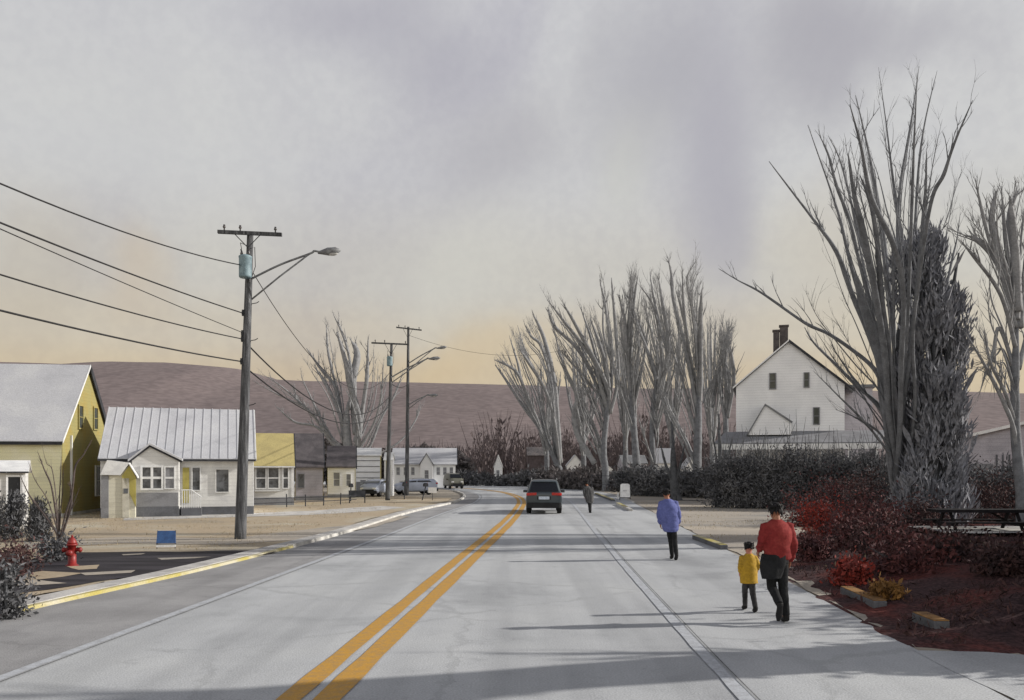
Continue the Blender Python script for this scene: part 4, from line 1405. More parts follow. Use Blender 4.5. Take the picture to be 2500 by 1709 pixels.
# --- C: ochre-roofed cottage
h = House('ochre_roofed_cottage', 'small grey cottage with ochre roof, right of the nearest utility pole', 585, 53, 16)
LC = h.u(716)
DC = 5.0
EC = h.z(1134, 1)
RC = h.z(1062, 1.5, DC / 2)
h.walls(LC, DC, EC, RC, M['grey_wall'], M['olive_wall'])
h.roof(LC, DC, EC, RC, M['roof_yellow'], ou=.1, ov=.25)
h.bargeboard(LC + .1, DC, EC, RC, M['trim_dark'], ov=.25, w=.22, both=True)
h.eaveboard(LC + .2, EC, M['trim_white'], ov=.25, u0=-.1, D=DC, ridge=RC, h=.05)
for a, b in ((626, 648), (656, 680), (692, 703)):
    h.window(h.u(a), h.u(b), h.z(1191, 2), h.z(1143, 2), rows=2, fw=.07, bar=.07)
h.box('window_sill', M['trim_white'], h.u(622), h.u(684), -.12, -.01, h.z(1197, 2) - .06, h.z(1197, 2))
h.box('foundation', M['mid_wall'], -.03, LC + .045, -.04, DC, -.1, .5)
h.box('corner_board', M['trim_white'], LC - .12, LC + .045, -.03, .0, 0, EC)

# --- D
h = House('dark_roofed_cottage', 'mauve-grey cottage with steep dark roof, directly right of the ochre-roofed cottage', 722, 61, 14)
LD = h.u(788)
DD = 5.4
ED = h.z(1136, 1)
RD = h.z(1062, 1, DD / 2)
h.walls(LD, DD, ED, RD, M['mauve_wall'], M['olive_wall'])
h.roof(LD, DD, ED, RD, M['roof_dark'], ou=.1, ov=.25)
h.bargeboard(LD + .1, DD, ED, RD, M['trim_dark'], ov=.25, w=.3, both=True)
h.window(h.u(728), h.u(742), h.z(1190, 1), h.z(1158, 1), rows=1, fw=.05, fm=M['mid_wall'])
h.box('foundation', M['mid_wall'], -.03, LD + .045, -.04, DD, -.1, .35)
h.box('eaves_fascia', M['trim_white'], -.05, LD + .05, -.05, -.0, ED - .2, ED - .08)

# --- E
h = House('low_dark_roofed_cottage', 'low pale cottage with black roof and one grey window, left of the white three-storey house', 800, 67, 10)
LE = h.u(866)
DE = 5.0
EE = h.z(1138, 1)
RE = h.z(1092, 1, DE / 2)
h.walls(LE, DE, EE, RE, M['white_wall'], M['olive_wall'])
h.roof(LE, DE, EE, RE, M['roof_dark'], ou=.12, ov=.25)
h.bargeboard(LE + .1, DE, EE, RE, M['trim_dark'], ov=.25, w=.2)
h.window(h.u(815), h.u(829), h.z(1186, 1), h.z(1154, 1), rows=2, fw=.07, gm=M['mid_wall'])
h.window(h.u(846), h.u(856), h.z(1186, 1), h.z(1158, 1), rows=2, fw=.05, gm=M['mid_wall'])
h.box('foundation', M['mid_wall'], -.03, LE + .045, -.04, DE, -.1, .3)

# --- F: tall white sided
h = House('white_house', 'tall narrow white house with horizontal boards and mustard side, behind the pale blue car', 868, 78, 8)
LF = h.u(928)
DF = 4.4
EF = h.z(1112, 1)
RF = h.z(1096, 1, DF / 2)
h.walls(LF, DF, EF, RF, M['white_wall'], M['olive_wall'])
h.roof(LF, DF, EF, RF, M['trim_white'], ou=.12, ov=.2, th=.08)
mb = MB()
for py in (1124, 1138, 1152, 1166):
    z = h.z(py, 1)
    mb.box(.0, LF - .02, -.05, .0, z - .05, z + .02)
mb.build('siding_course', M['mid_wall'], h.root)
h.window(h.u(880), h.u(893), h.z(1186, 1), h.z(1172, 1), rows=1, fw=.06, gm=M['mid_wall'])
h.box('corner_board', M['trim_white'], -.08, .06, -.06, .0, 0, EF)
h.box('porch_wall', M['mid_wall'], .1, LF, -.5, -.05, 0, h.z(1176, 1))
h = House('yellow_kiosk', 'narrow bright yellow and white shed with a tiny gable, right of the tall white house', 938, 72, 0, 'shed')
h.walls(.66, 1.2, h.z(1122, 0), h.z(1108, 0), M['white_wall'])
h.roof(.66, 1.2, h.z(1122, 0), h.z(1106, 0), M['trim_white'], ou=.06, ov=.1, th=.05)
h.box('door', M['kerb_yellow'], .16, .52, -.05, -.0, .05, h.z(1124, 0))

# --- G: long pale house
h = House('long_white_house', 'long low white house with pale mauve roof and small front gable at the bend', 958, 104, 4)
LG = h.u(1112)
DG = 7
EG = h.z(1132, 3)
RG = h.z(1096, 3, 3.5)
h.walls(LG, DG, EG, RG, M['white_wall'])
h.roof(LG, DG, EG, RG, M['roof_metal'], ou=.2, ov=.3)
h.bargeboard(LG + .2, DG, EG, RG, M['trim_dark'], ov=.3, w=.2)
a, b, c = h.u(1026, -1.2), h.u(1056, -1.2), h.u(1041, -1.2)
mb = MB()
mb.prism([(a, -1.2, -.1), (b, -1.2, -.1), (b, -1.2, EG - .1), (c, -1.2, h.z(1108, c, -1.2)), (a, -1.2, EG - .1)], (0, 1.2, 0))
mb.build('front_gable', M['white_wall'], h.root)
mb = MB()
for p in ((a - .15, c), (b + .15, c)):
    mb.prism([(p[0], -1.35, EG - .22), (p[1], -1.35, h.z(1108, c, -1.2) + .02), (p[1], -1.35, h.z(1108, c, -1.2) + .14), (p[0], -1.35, EG - .1)], (0, 1.4, 0))
mb.build('gable_roof', M['roof_grey'], h.root)
for q in (968, 986, 1004, 1066, 1082, 1098):
    h.window(h.u(q), h.u(q + 8), EG - 1.35, EG - .45, rows=2, fw=.06, gm=M['mid_wall'])
h.window(h.u(1037, -1.2), h.u(1046, -1.2), EG - 1.8, EG - .8, v=-1.2, fw=.06, gm=M['mid_wall'])

# --- white gabled house on the right; the gable faces the road
h = House('white_gabled_house', 'tall white house with steep dark-edged gable and two brick chimneys, right of the road', 1797, 60, -16)
WH = h.u(2062)
zl, zt = h.z(945, 0), h.z(836, 3)
um = h.u(1926)
mb = MB()
DH = 9
mb.prism([(0, 0, -.1), (WH, 0, -.1), (WH, 0, zl), (um, 0, zt), (0, 0, zl)], (0, DH, 0))
mb.build('wall', M['white_wall'], h.root)
mb = MB()
slr = (zt - zl) / (WH - um)
sll = (zt - zl) / um
mb.prism([(um, -.18, zt + .02), (-.2, -.18, zl - .2 * sll + .02), (-.2, -.18, zl - .2 * sll + .14), (um, -.18, zt + .16)], (0, DH + .3, 0))
mb.prism([(um, -.18, zt + .02), (um, -.18, zt + .16), (WH + .6, -.18, zl - .6 * slr + .14), (WH + .6, -.18, zl - .6 * slr + .02)], (0, DH + .3, 0))
rf = mb.build('roof', M['roof_grey'], h.root)
mb = MB()
mb.prism([(um, -.24, zt - .03), (um, -.24, zt + .18), (WH + .62, -.24, zl - .6 * slr + .16), (WH + .62, -.24, zl - .6 * slr - .03)], (0, .055, 0))
mb.build('bargeboard', M['trim_dark'], h.root)
mb = MB()
mb.prism([(um, -.24, zt + .06), (um, -.24, zt + .17), (-.22, -.24, zl - .2 * sll + .15), (-.22, -.24, zl - .2 * sll + .04)], (0, .055, 0))
mb.build('bargeboard', M['white_wall'], h.root)
for (xa, xb, ya, yb, vv) in ((1888, 1903, 808, 862, 1.2), (1904, 1924, 797, 840, 2.6)):
    k = MB()
    k.box(h.u(xa, vv), h.u(xb, vv), vv, vv + .55, h.z(yb + 25, 3, vv), h.z(ya, 3, vv))
    k.box(h.u(xa, vv) - .06, h.u(xb, vv) + .06, vv - .06, vv + .61, h.z(ya, 3, vv) + .003, h.z(ya, 3, vv) + .1)
    k.build('chimney', M['brick'], rf)
for (xa, xb, ya, yb) in ((1880, 1893, 912, 948), (1964, 1974, 913, 946), (1987, 1999, 998, 1036)):
    h.window(h.u(xa), h.u(xb), h.z(yb, 3), h.z(ya, 3), rows=2, fw=.06, fm=M['mid_wall'], gm=M['glass_green'], bar=.04)
# side wing
h2u0, h2u1 = WH + .03, h.u(2128, 2)
k = MB()
k.box(h2u0, h2u1, 1.5, 6.0, -.1, h.z(944, 5, 2) - .2)
k.build('side_wing', M['mauve_wall'], h.root)
k = MB()
k.box(h2u0, h2u1 + .2, 1.3, 6.2, h.z(944, 5, 2) - .19, h.z(944, 5, 2))
k.build('wing_roof', M['roof_grey'], h.root)
# entry gable and porch
a, b, c = h.u(1826, -1.6), h.u(1932, -1.6), h.u(1868, -1.6)
k = MB()
zb_ = h.z(1062, 1, -1.6)
k.prism([(a, -1.6, zb_), (b, -1.6, zb_), (b, -1.6, h.z(1028, 1, -1.6)), (c, -1.6, h.z(990, 1, -1.6))], (0, 1.58, 0))
k.build('entry_gable', M['white_wall'], h.root)
k = MB()
k.prism([(a - .1, -1.72, zb_), (c, -1.72, h.z(986, 1, -1.6)), (c, -1.72, h.z(990, 1, -1.6)), (a + .02, -1.72, zb_)], (0, 1.7, 0))
k.prism([(b + .1, -1.72, h.z(1031, 1, -1.6)), (b, -1.72, h.z(1034, 1, -1.6)), (c, -1.72, h.z(990, 1, -1.6)), (c, -1.72, h.z(986, 1, -1.6))], (0, 1.7, 0))
k.build('gable_roof', M['roof_grey'], h.root)
pu0, pu1 = h.u(1742, -3), h.u(2150, -3)
zr = h.z(1058, 2, -3)
k = MB()
k.prism([(pu0, -3.2, zr - .75), (pu0, -3.2, zr - .62), (pu0 + .7, -.05, zr + .25), (pu0 + .7, -.05, zr + .1)], (pu1 - pu0, 0, 0))
k.build('porch_roof', M['mid_wall'], h.root)
k = MB()
k.box(pu0 - .05, pu1 + .05, -3.26, -3.16, zr - 1.06, zr - .70)
k.build('porch_fascia', M['trim_white'], h.root)
for i in range(7):
    k = MB()
    uu = pu0 + .2 + (pu1 - pu0 - .5) * i / 6
    k.box(uu, uu + .13, -3.15, -3.02, 0, zr - .95)
    k.build('porch_post', M['trim_white'], h.root)
h.box('porch_floor', M['mid_wall'], pu0, pu1, -3.1, -.05, 0, .45)

# --- grey shed, far right
h = House('grey_shed', 'blue-grey shed with pale sloping roof edge, between the ivy-covered tree and the right side', 2335, 44, -26, 'shed')
WS = h.u(2520)
zt1, zt2 = h.z(1076, 0), h.z(1030, WS)
k = MB()
k.prism([(0, 0, -.1), (WS, 0, -.1), (WS, 0, zt2), (0, 0, zt1)], (0, 4, 0))
k.build('wall', M['mauve_wall'], h.root)
k = MB()
k.prism([(-.25, -.25, zt1 - .03), (WS + .2, -.25, zt2 + .02), (WS + .2, -.25, zt2 + .17), (-.25, -.25, zt1 + .12)], (0, 4.5, 0))
k.build('roof', M['white_panel'], h.root)
h.box('door', M['mid_wall'], h.u(2350), h.u(2425), -.04, .0, .3, 2.55)
for q in (2431, 2446, 2462):
    h.box('corner_board', M['dark_wall'], h.u(q), h.u(q) + .08, -.04, .0, 0, 3.0)

# --- little white and brown buildings beyond the road, under the hills
def hut(name, label, px0, px1, Y, py_e, py_r, mw, mr, cat='shed', D=3.0, front=False, ang=0, win=True):
    h = House(name, label, px0, Y, ang, cat, 'little buildings beyond the bend')
    L = h.u(px1)
    e, r = h.z(py_e, 0), h.z(py_r, 0)
    if front:
        k = MB()
        k.prism([(0, 0, -.1), (L, 0, -.1), (L, 0, e), (L / 2, 0, r), (0, 0, e)], (0, D, 0))
        k.build('wall', mw, h.root)
        k = MB()
        for a in (-.12, L + .12):
            k.prism([(a, -.12, e - .1), (L / 2, -.12, r + .03), (L / 2, -.12, r + .12), (a, -.12, e)], (0, D + .2, 0))
        k.build('roof', mr, h.root)
    else:
        h.walls(L, D, e, r, mw)
        h.roof(L, D, e, r, mr, ou=.12, ov=.2)
    if win:
        h.window(L * .3, L * .3 + min(.7, L * .35), max(.6, e - 1.5), e - .5, fm=M['trim_white'], gm=M['mid_wall'])
    return h


hut('shed', 'narrow tall white shed between the road bend and the slate car', 1206, 1226, 128, 1140, 1112, M['white_panel'], M['trim_white'], front=True)
hh = hut('barn', 'dull brown barn above the slate car', 1288, 1348, 130, 1112, 1092, M['wood_far'], M['brush_far'], 'barn', D=6, win=False)
hut('shed', 'small white gabled shed between the slate car and the walker in grey', 1385, 1424, 122, 1136, 1112, M['white_panel'], M['roof_metal'], front=True)
hut('shed', 'tiny white tent-roofed hut among the bare trees', 1474, 1494, 124, 1146, 1138, M['white_panel'], M['trim_white'], front=True, win=False)
hut('shed', 'small white house glimpsed behind the tree with crossing limbs', 1604, 1642, 100, 1128, 1096, M['white_panel'], M['roof_metal'], ang=-10)
hut('shed', 'small white shed glimpsed left of the white gabled house porch', 1672, 1712, 92, 1144, 1118, M['white_panel'], M['roof_metal'], front=True)
hut('house', 'low brown house half hidden behind the dark hedge left of the white gabled house', 1520, 1580, 126, 1132, 1112, M['mauve_wall'], M['roof_grey'], 'house', D=6)


# ------------------------------------------------------------------ utility poles, street lamps, wires
def pole(name, label, base_px, Y, top_px, top_py, arm=None, trans=None, lamps=(), wires_g='utility poles along the left side of the road', r=.15, arms_tilt=0):
    b = gp(base_px, Y)
    root = thing(name, (b.x, b.y, 0), 0, label, 'utility pole', wires_g)
    top = W(top_px, top_py, Y) - Vector((b.x, b.y, 0))
    mb = MB()
    n = 12
    P = [Vector((0, 0, -.3)).lerp(top, i / n) for i in range(n + 1)]
    mb.tube(P, [r * (1.05 - .5 * i / n) for i in range(n + 1)], 12)
    for k in range(8):
        z = 1.2 + k * .0
    mb.build('pole', M['pole'], root, True)

    def at(py, dx=0, dy=0):
        z = EYE - (py - HY) / F * Y
        t = (z + .3) / (top.z + .3)
        return Vector((top.x * t + dx, top.y * t + dy, z))
    if arm:
        (x0, ya, x1, yb) = arm
        A, B_ = W(x0, ya, Y) - root.location, W(x1, yb, Y) - root.location
        A.y = B_.y = -.2
        mb = MB()
        mb.prism([(A.x, -.25, A.z - .055), (B_.x, -.25, B_.z - .055), (B_.x, -.25, B_.z + .055), (A.x, -.25, A.z + .055)], (0, .1, 0))
        ca = mb.build('crossarm', M['pole'], root)
        mb = MB()
        c = at(ya + 20)
        for s_ in (-1, 1):
            mb.tube([(c.x, -.22, c.z - .25), (c.x + s_ * .45, -.22, A.z - .05)], .015, 5)
        mb.build('brace', M['iron'], root)
        for t in (.1, .35, .9):
            p = A.lerp(B_, t)
            k = MB()
            k.tube([(p.x, -.2, p.z + .05), (p.x, -.2, p.z + .12), (p.x, -.2, p.z + .16), (p.x, -.2, p.z + .19), (p.x, -.2, p.z + .24)], [.022, .022, .055, .04, .03], 8)
            k.build('insulator', M['ceramic'], ca, True)
    if trans:
        (x0, y0_, x1, y1_) = trans
        A, B_ = W(x0, y0_, Y) - root.location, W(x1, y1_, Y) - root.location
        rr = (B_.x - A.x) / 2
        cx_ = (A.x + B_.x) / 2
        yy = -r - rr * .8
        k = MB()
        prof_ = [(B_.z, rr * .9), (B_.z + .03, rr), (B_.z + .06, rr), (A.z - .1, rr), (A.z - .07, rr * 1.05), (A.z - .03, rr * 1.05), (A.z, rr * .8), (A.z + .03, rr * .3)]
        k.tube([(cx_, yy, z) for z, q in prof_], [q for z, q in prof_], 20)
        tr = k.build('transformer', M['transformer'], root, True)
        for dx in (-.6, .55):
            k = MB()
            z0_ = A.z - .02
            k.tube([(cx_ + dx * rr, yy, z0_), (cx_ + dx * rr, yy, z0_ + .08), (cx_ + dx * rr, yy, z0_ + .14), (cx_ + dx * rr * 1.2, yy, z0_ + .22)], [.03, .05, .03, .02], 8)
            k.build('bushing', M['ceramic'], tr, True)
        k = MB()
        k.tube([(cx_ - .6 * rr, yy, A.z + .2), (cx_ - .9 * rr, yy * .8, A.z + .42), (cx_ - .2 * rr, yy * .4, A.z + .38), (at(y0_ - 20).x, -.05, A.z + .2)], .012, 5)
        k.tube([(cx_ + .6 * rr, yy, A.z + .2), (cx_ + 1.3 * rr, yy * .6, A.z + .3), (cx_ + 1.25 * rr, yy * .3, A.z - .3), (at(y1_).x + .1, -.1, B_.z)], .012, 5)
        k.build('lead', M['wire'], tr)
        k = MB()
        k.box(cx_ + rr * .3, at(y0_).x + .05, yy * .6, -.05, A.z - .3, A.z - .2)
        k.box(cx_ + rr * .3, at(y1_).x + .05, yy * .6, -.05, B_.z + .1, B_.z + .2)
        k.build('bracket', M['iron'], tr)
    for (p1y, p2y, jx, jy, hx, hy) in lamps:
        J_ = W(jx, jy, Y) - root.location
        H_ = W(hx, hy, Y) - root.location
        a1, a2 = at(p1y), at(p2y)
        k = MB()
        c = catmull([tuple(a1), tuple(a1.lerp(J_, .5) + Vector((0, 0, .06))), tuple(J_), tuple(J_.lerp(H_, .35) + Vector((0, 0, .07))), tuple(H_)], 6)
        k.tube(c, .035 if Y < 40 else .05, 7)
        k.tube([a2, a2.lerp(J_, .5) + Vector((0, 0, .03)), J_], .028 if Y < 40 else .04, 6)
        k.box(a1.x - .04, a1.x + .08, -.1, .1, a1.z - .1, a1.z + .1)
        k.box(a2.x - .04, a2.x + .08, -.1, .1, a2.z - .1, a2.z + .1)
        ar = k.build('lamp_arm', M['lamp_grey'], root, True)
        L = .62 if Y < 40 else .75
        k = MB()
        dx = (H_ - J_).normalized()
        pts_ = [H_ - dx * .12, H_ + dx * .0, H_ + dx * L * .35, H_ + dx * L * .75, H_ + dx * L]
        k.tube(pts_, [.04, .07, .13, .12, .03], 10)
        hd = k.build('lamp_head', M['lamp_grey'], ar, True)
        k = MB()
        k.ball(H_ + dx * L * .55 + Vector((0, 0, -.06)), (.2, .1, .09))
        k.build('lamp_glass', M['glass_lamp'], hd, True)
    # small steps and brackets on the near pole
    k = MB()
    for py_ in ((742, 832, 990) if Y < 40 else ()):
        q = at(py_)
        k.tube([(q.x + .1, 0, q.z), (q.x + .28, 0, q.z + .03), (q.x + .36, 0, q.z + .08)], .014, 5)
    for py_ in ((765, 815, 828, 883) if Y < 40 else ()):
        q = at(py_)
        k.box(q.x - .17, q.x - .08, -.09, .0, q.z - .05, q.z + .05)
        k.tube([(q.x - .12, -.09, q.z - .1), (q.x - .12, -.09, q.z + .1)], .04, 7)
    if k.v:
        k.build('wire_bracket', M['iron'], root)
    return root, at


P1, at1 = pole('utility_pole', 'nearest and thickest utility pole, with blue-grey transformer and street lamp over the road', 586, 27.8, 611, 570,
               (537, 570, 692, 577), (592, 630, 622, 684), [(684, 738, 757, 619, 785, 616)], r=.185)
P2, at2 = pole('utility_pole', 'second utility pole with a small transformer, behind the white houses', 946, 62, 956, 838,
               (908, 838, 1000, 842), (946, 872, 960, 895), [(922, 936, 1040, 877, 1050, 876)], r=.17)
P3, at3 = pole('utility_pole', 'farthest utility pole, bare-topped with two street lamp arms, right of the second pole', 993, 74, 997, 798,
               (968, 800, 1030, 807), None, [(888, 905, 1058, 852, 1070, 850), (990, 1000, 1042, 965, 1048, 965)], r=.18)


def wire(name, label, a, b, sag, r=.02, group='overhead wires'):
    a, b = Vector(a), Vector(b)
    root_loc = a.copy()
    pts = []
    for i in range(33):
        t = i / 32
        p = a.lerp(b, t)
        p.z -= 4 * sag * t * (1 - t)
        pts.append(p)
    mb = MB()
    mb.tube(pts, r, 5)
    return tag(mb.build(name, M['wire'], None, True), label, 'wire', group)


o1, o2, o3 = P1.location, P2.location, P3.location
prev = Vector((-10.95, -7.2, 0))


def back_wire(label, py1, py0, dx=0.0, r=.018):
    """from the near pole back past the camera; py0 = height where it leaves the picture at the left"""
    a = o1 + at1(py1) + Vector((-.15, -.1, 0))
    d = (prev - o1)
    # where the straight run crosses the left border
    s_ = 0
    for i in range(400):
        q = a + d * i / 400
        if (q.x / q.y if q.y > .1 else -9) < -.5952:
            s_ = i / 400
            break
    q = a + d * s_
    z0 = EYE - (py0 - HY) / F * q.y
    bz = a.z
    lin_ = a.z * (1 - s_) + bz * s_
    sag = (lin_ - z0) / (4 * s_ * (1 - s_))
    if sag < .25:
        sag = .25
        bz = (z0 + 4 * sag * s_ * (1 - s_) - a.z * (1 - s_)) / s_
    b = Vector((a.x + d.x + dx, a.y + d.y, bz))
    return wire('overhead_wire', label, a, b, sag, r)


back_wire('topmost wire running left from the transformer of the nearest pole', 650, 446)
back_wire('second wire from the top, running left from the nearest pole', 765, 542, r=.02)
back_wire('thin wire meeting the nearest pole just above the fourth wire', 812, 556, r=.012)
back_wire('nearly level wire running left from the nearest pole below the thin one', 828, 668, r=.018)
back_wire('lowest wire running left from the nearest pole', 883, 757, r=.022)
wire('overhead_wire', 'steep thin wire slanting down right from the street lamp arm of the nearest pole', o1 + at1(668) + Vector((.15, 0, 0)), o2 + at2(905), 2.4, .014)
wire('overhead_wire', 'wire sagging between the nearest and the second pole, upper one', o1 + at1(848) + Vector((.12, 0, 0)), o2 + at2(966), 1.75, .026)
wire('overhead_wire', 'wire sagging between the nearest and the second pole, lower one', o1 + at1(905) + Vector((.12, 0, 0)), o2 + at2(990), 1.5, .026)
wire('overhead_wire', 'short wire joining the second and the farthest pole', o2 + at2(935), o3 + at3(938), .3, .028)
wire('overhead_wire', 'faint wire leaving the farthest pole to the right across the road bend', o3 + at3(818), W(1395, 850, 88), 1.2, .014)


# ------------------------------------------------------------------ cars
def car(name, label, loc, rz, paint, L=4.6, Wd=1.86, H=1.70, cat='car', van=False, front=False):
    root = thing(name, loc, rz, label, cat, None)
    y0, y1 = -L / 2, L / 2
    w = Wd / 2
    if van:
        secs = [(y0, .42, .8, 1.05, 1.10, .93, .90, .80), (y0 + .08, .32, .8, 1.08, 1.30, .97, .95, .82), (y0 + .28, .30, .8, 1.08, H - .08, 1, .97, .84), (y0 + .6, .26, .8, 1.08, H, 1, .97, .84),
                (0, .26, .8, 1.08, H, 1, .97, .84), (y1 - 1.55, .26, .8, 1.08, H - .05, 1, .97, .82), (y1 - .75, .26, .8, 1.05, 1.18, 1, .96, .84), (y1 - .2, .3, .7, .9, .98, .95, .92, .80), (y1, .4, .6, .75, .80, .86, .84, .72)]
    else:
        secs = [(y0, .45, .75, .98, 1.02, .90, .90, .82), (y0 + .07, .34, .75, 1.0, 1.12, .97, .96, .84), (y0 + .22, .30, .78, 1.03, 1.42, 1, .96, .76), (y0 + .42, .28, .8, 1.04, H - .05, 1, .96, .74), (y0 + .75, .26, .8, 1.04, H, 1, .96, .75),
                (-.1, .26, .8, 1.02, H, 1, .96, .75), (.5, .26, .8, 1.0, H - .08, 1, .96, .74), (1.15, .26, .78, .99, 1.08, 1, .95, .86), (y1 - .35, .28, .72, .90, .97, .98, .92, .80), (y1 - .06, .36, .6, .8, .86, .90, .85, .72), (y1, .42, .55, .7, .74, .82, .8, .68)]
    mb = MB()
    rings = []
    for (y, zb, zm, zbelt, zr, fl, fb, fr) in secs:
        half = [(0, zb), (w * fl * .86, zb), (w * fl, zb + .12), (w * fl * 1.0, zm), (w * fb, zbelt), (w * (fb + fr) / 2, (zbelt + zr) / 2), (w * fr, zr - .07), (w * fr * .88, zr - .015), (0, zr)]
        ring = half + [(-x, z) for x, z in half[-2:0:-1]]
        rings.append([(x, y, z) for x, z in ring])
    n = len(rings[0])
    vs = [p for r_ in rings for p in r_]
    fs = []
    for i in range(len(rings) - 1):
        for k in range(n):
            fs.append((i * n + k, (i + 1) * n + k, (i + 1) * n + (k + 1) % n, i * n + (k + 1) % n))
    fs.append(tuple(range(n)))
    fs.append(tuple(range((len(rings) - 1) * n + n - 1, (len(rings) - 1) * n - 1, -1)))
    mb.add(vs, fs)
    body = mb.build('body', paint, root, True)
    sd = body.modifiers.new('sub', 'SUBSURF')
    sd.levels = sd.render_levels = 2
    # rear window
    a, b = secs[1], secs[3]
    k = MB()
    za, zb_ = a[4] + .0, b[4] - .10
    wa, wb = w * .80, w * .66
    ya, yb = a[0] - .015, b[0] - .07
    k.prism([(-wa, ya, za), (wa, ya, za), (wb, yb, zb_), (-wb, yb, zb_)], (0, -.02, .006))
    g_ = k.build('rear_window', M['car_glass'], root, bev=.008)
    k = MB()
    k.prism([(-wb * .95, yb - .06, zb_ + .01), (wb * .95, yb - .06, zb_ + .01), (wb * .9, yb + .1, zb_ + .07), (-wb * .9, yb + .1, zb_ + .07)], (0, 0, .03))
    k.build('spoiler', paint, root, bev=.01)
    # windscreen
    if van:
        p0, p1 = (secs[6][0], secs[6][4]), (secs[5][0], secs[5][4])
    else:
        p0, p1 = (secs[7][0], secs[7][4]), (secs[6][0], secs[6][4])
    k = MB()
    k.prism([(-w * .80, p0[0] - .02, p0[1] + .05), (w * .80, p0[0] - .02, p0[1] + .05), (w * .68, p1[0] + .10, p1[1] - .06), (-w * .68, p1[0] + .10, p1[1] - .06)], (0, .03, .02))
    k.build('windscreen', M['car_glass'], root)
    for s_ in (-1, 1):
        # side windows follow the lean of the cabin
        def sp(y, z):
            t = (z - 1.02) / (H - 1.02)
            return (s_ * (w * (.955 + (.77 - .955) * t) + .004), y, z)
        k = MB()
        k.prism([sp(y0 + .55, 1.1), sp(-.05, 1.1), sp(-.08, H - .15), sp(y0 + .8, H - .15)], (s_ * .012, 0, 0))
        k.prism([sp(.02, 1.1), sp(.95, 1.1), sp(.42, H - .17), sp(-.01, H - .15)], (s_ * .012, 0, 0))
        k.build('side_window', M['car_glass'], root)
        # tail lamps wrap the corner
        k = MB()
        z0 = .93
        k.prism([(s_ * w * .98, y0 + .20, z0), (s_ * w * .95, y0 + .02, z0), (s_ * w * .86, y0 - .035, z0), (s_ * w * .42, y0 - .045, z0 + .02), (s_ * w * .42, y0 + .05, z0 + .02), (s_ * w * .8, y0 + .1, z0), (s_ * w * .9, y0 + .22, z0)], (0, 0, .13))
        k.build('tail_lamp', M['tail_red'], root, bev=.01)
        k = MB()
        zz = .62 if not van else .72
        k.prism([(s_ * w * .86, y1 - .22, zz), (s_ * w * .80, y1 + .015, zz), (s_ * w * .46, y1 + .02, zz + .02), (s_ * w * .46, y1 - .1, zz + .02)], (0, 0, .13))
        k.build('headlight', M['head_lamp'], root)
        k = MB()
        k.box(s_ * w * .98 if s_ > 0 else s_ * (w + .2), s_ * (w + .2) if s_ > 0 else s_ * w * .98, .78, .90, 1.0, 1.14)
        k.build('mirror', paint, root, bev=.03)
        k = MB()
        k.tube([(s_ * w * .70, y0 + .8, H - .02), (s_ * w * .71, y0 + 1.0, H + .04), (s_ * w * .71, .2, H + .03), (s_ * w * .70, .4, H - .05)], .018, 6)
        k.build('roof_rail', M['rim'], root, True)
        for yy in (y0 + .85, y1 - .9):
            k = MB()
            xw = s_ * (w - .14)
            prf = [(-.12, .27), (-.12, .33), (-.08, .35), (.06, .35), (.11, .33), (.12, .27), (.10, .22)]
            vs, fs = [], []
            nn = 22
            for (dx, r_) in prf:
                for q in range(nn):
                    t = 2 * PI * q / nn
                    vs.append((xw + s_ * dx, yy + r_ * math.cos(t), .35 + r_ * math.sin(t)))
            for i in range(len(prf) - 1):
                for q in range(nn):
                    fs.append((i * nn + q, i * nn + (q + 1) % nn, (i + 1) * nn + (q + 1) % nn, (i + 1) * nn + q))
            fs.append(tuple(range(nn)))
            k.add(vs, fs)
            wh = k.build('wheel', M['tyre'], root, True)
            k = MB()
            k.tube([(xw + s_ * .06, yy, .35), (xw + s_ * .115, yy, .35)], [.22, .21], 18)
            for q in range(5):
                t = 2 * PI * q / 5
                k.tube([(xw + s_ * .118, yy, .35), (xw + s_ * .122, yy + .19 * math.cos(t), .35 + .19 * math.sin(t))], .022, 5)
            k.build('rim', M['rim'], wh)
    # bumper, plate, exhaust
    k = MB()
    k.prism([(-w * .93, y0 - .03, .30), (-w * .82, y0 - .07, .30), (w * .82, y0 - .07, .30), (w * .93, y0 - .03, .30), (w * .93, y0 + .3, .30), (-w * .93, y0 + .3, .30)], (0, 0, .27))
    k.build('bumper', M['plastic'], root, bev=.02)
    k = MB()
    k.prism([(-w * .88, y1 + .03, .28), (w * .88, y1 + .03, .28), (w * .88, y1 - .2, .28), (-w * .88, y1 - .2, .28)], (0, 0, .24))
    k.build('bumper', M['plastic'], root, bev=.02)
    k = MB()
    k.box(-.34, .34, y0 - .05, y0 - .02, .72, .90)
    k.build('tailgate_recess', M['plastic'], root)
    k = MB()
    k.box(-.27, .27, y0 - .065, y0 - .05, .735, .885)
    k.build('number_plate', M['plate'], root)
    k = MB()
    k.box(-.5, .5, y1 + .0, y1 + .03, .52, .62)
    k.build('grille', M['plastic'], root)
    return root


p = gp(1328, 45.6)
car('suv', 'slate-grey estate car driving away along the right lane, seen from behind', (p.x, p.y, .012), R(-2.0), M['car_body'], L=4.6, Wd=1.84, H=1.74)
p = gp(1107, 99)
car('van', 'small olive-grey van coming round the far bend', (p.x, p.y, .012), R(195), M['van_body'], L=4.6, Wd=1.66, H=1.75, cat='van', van=True)
p = gp(917, 71)
car('parked_car', 'pale blue car parked in front of the tall white house', (p.x, p.y, .01), R(172), M['pale_body'], L=4.2, Wd=1.62, H=1.42)
p = gp(1010, 76)
car('parked_car', 'pale blue-grey car parked right of the yellow and white shed', (p.x, p.y, .01), R(118), M['pale_body'], L=4.0, Wd=1.6, H=1.4)


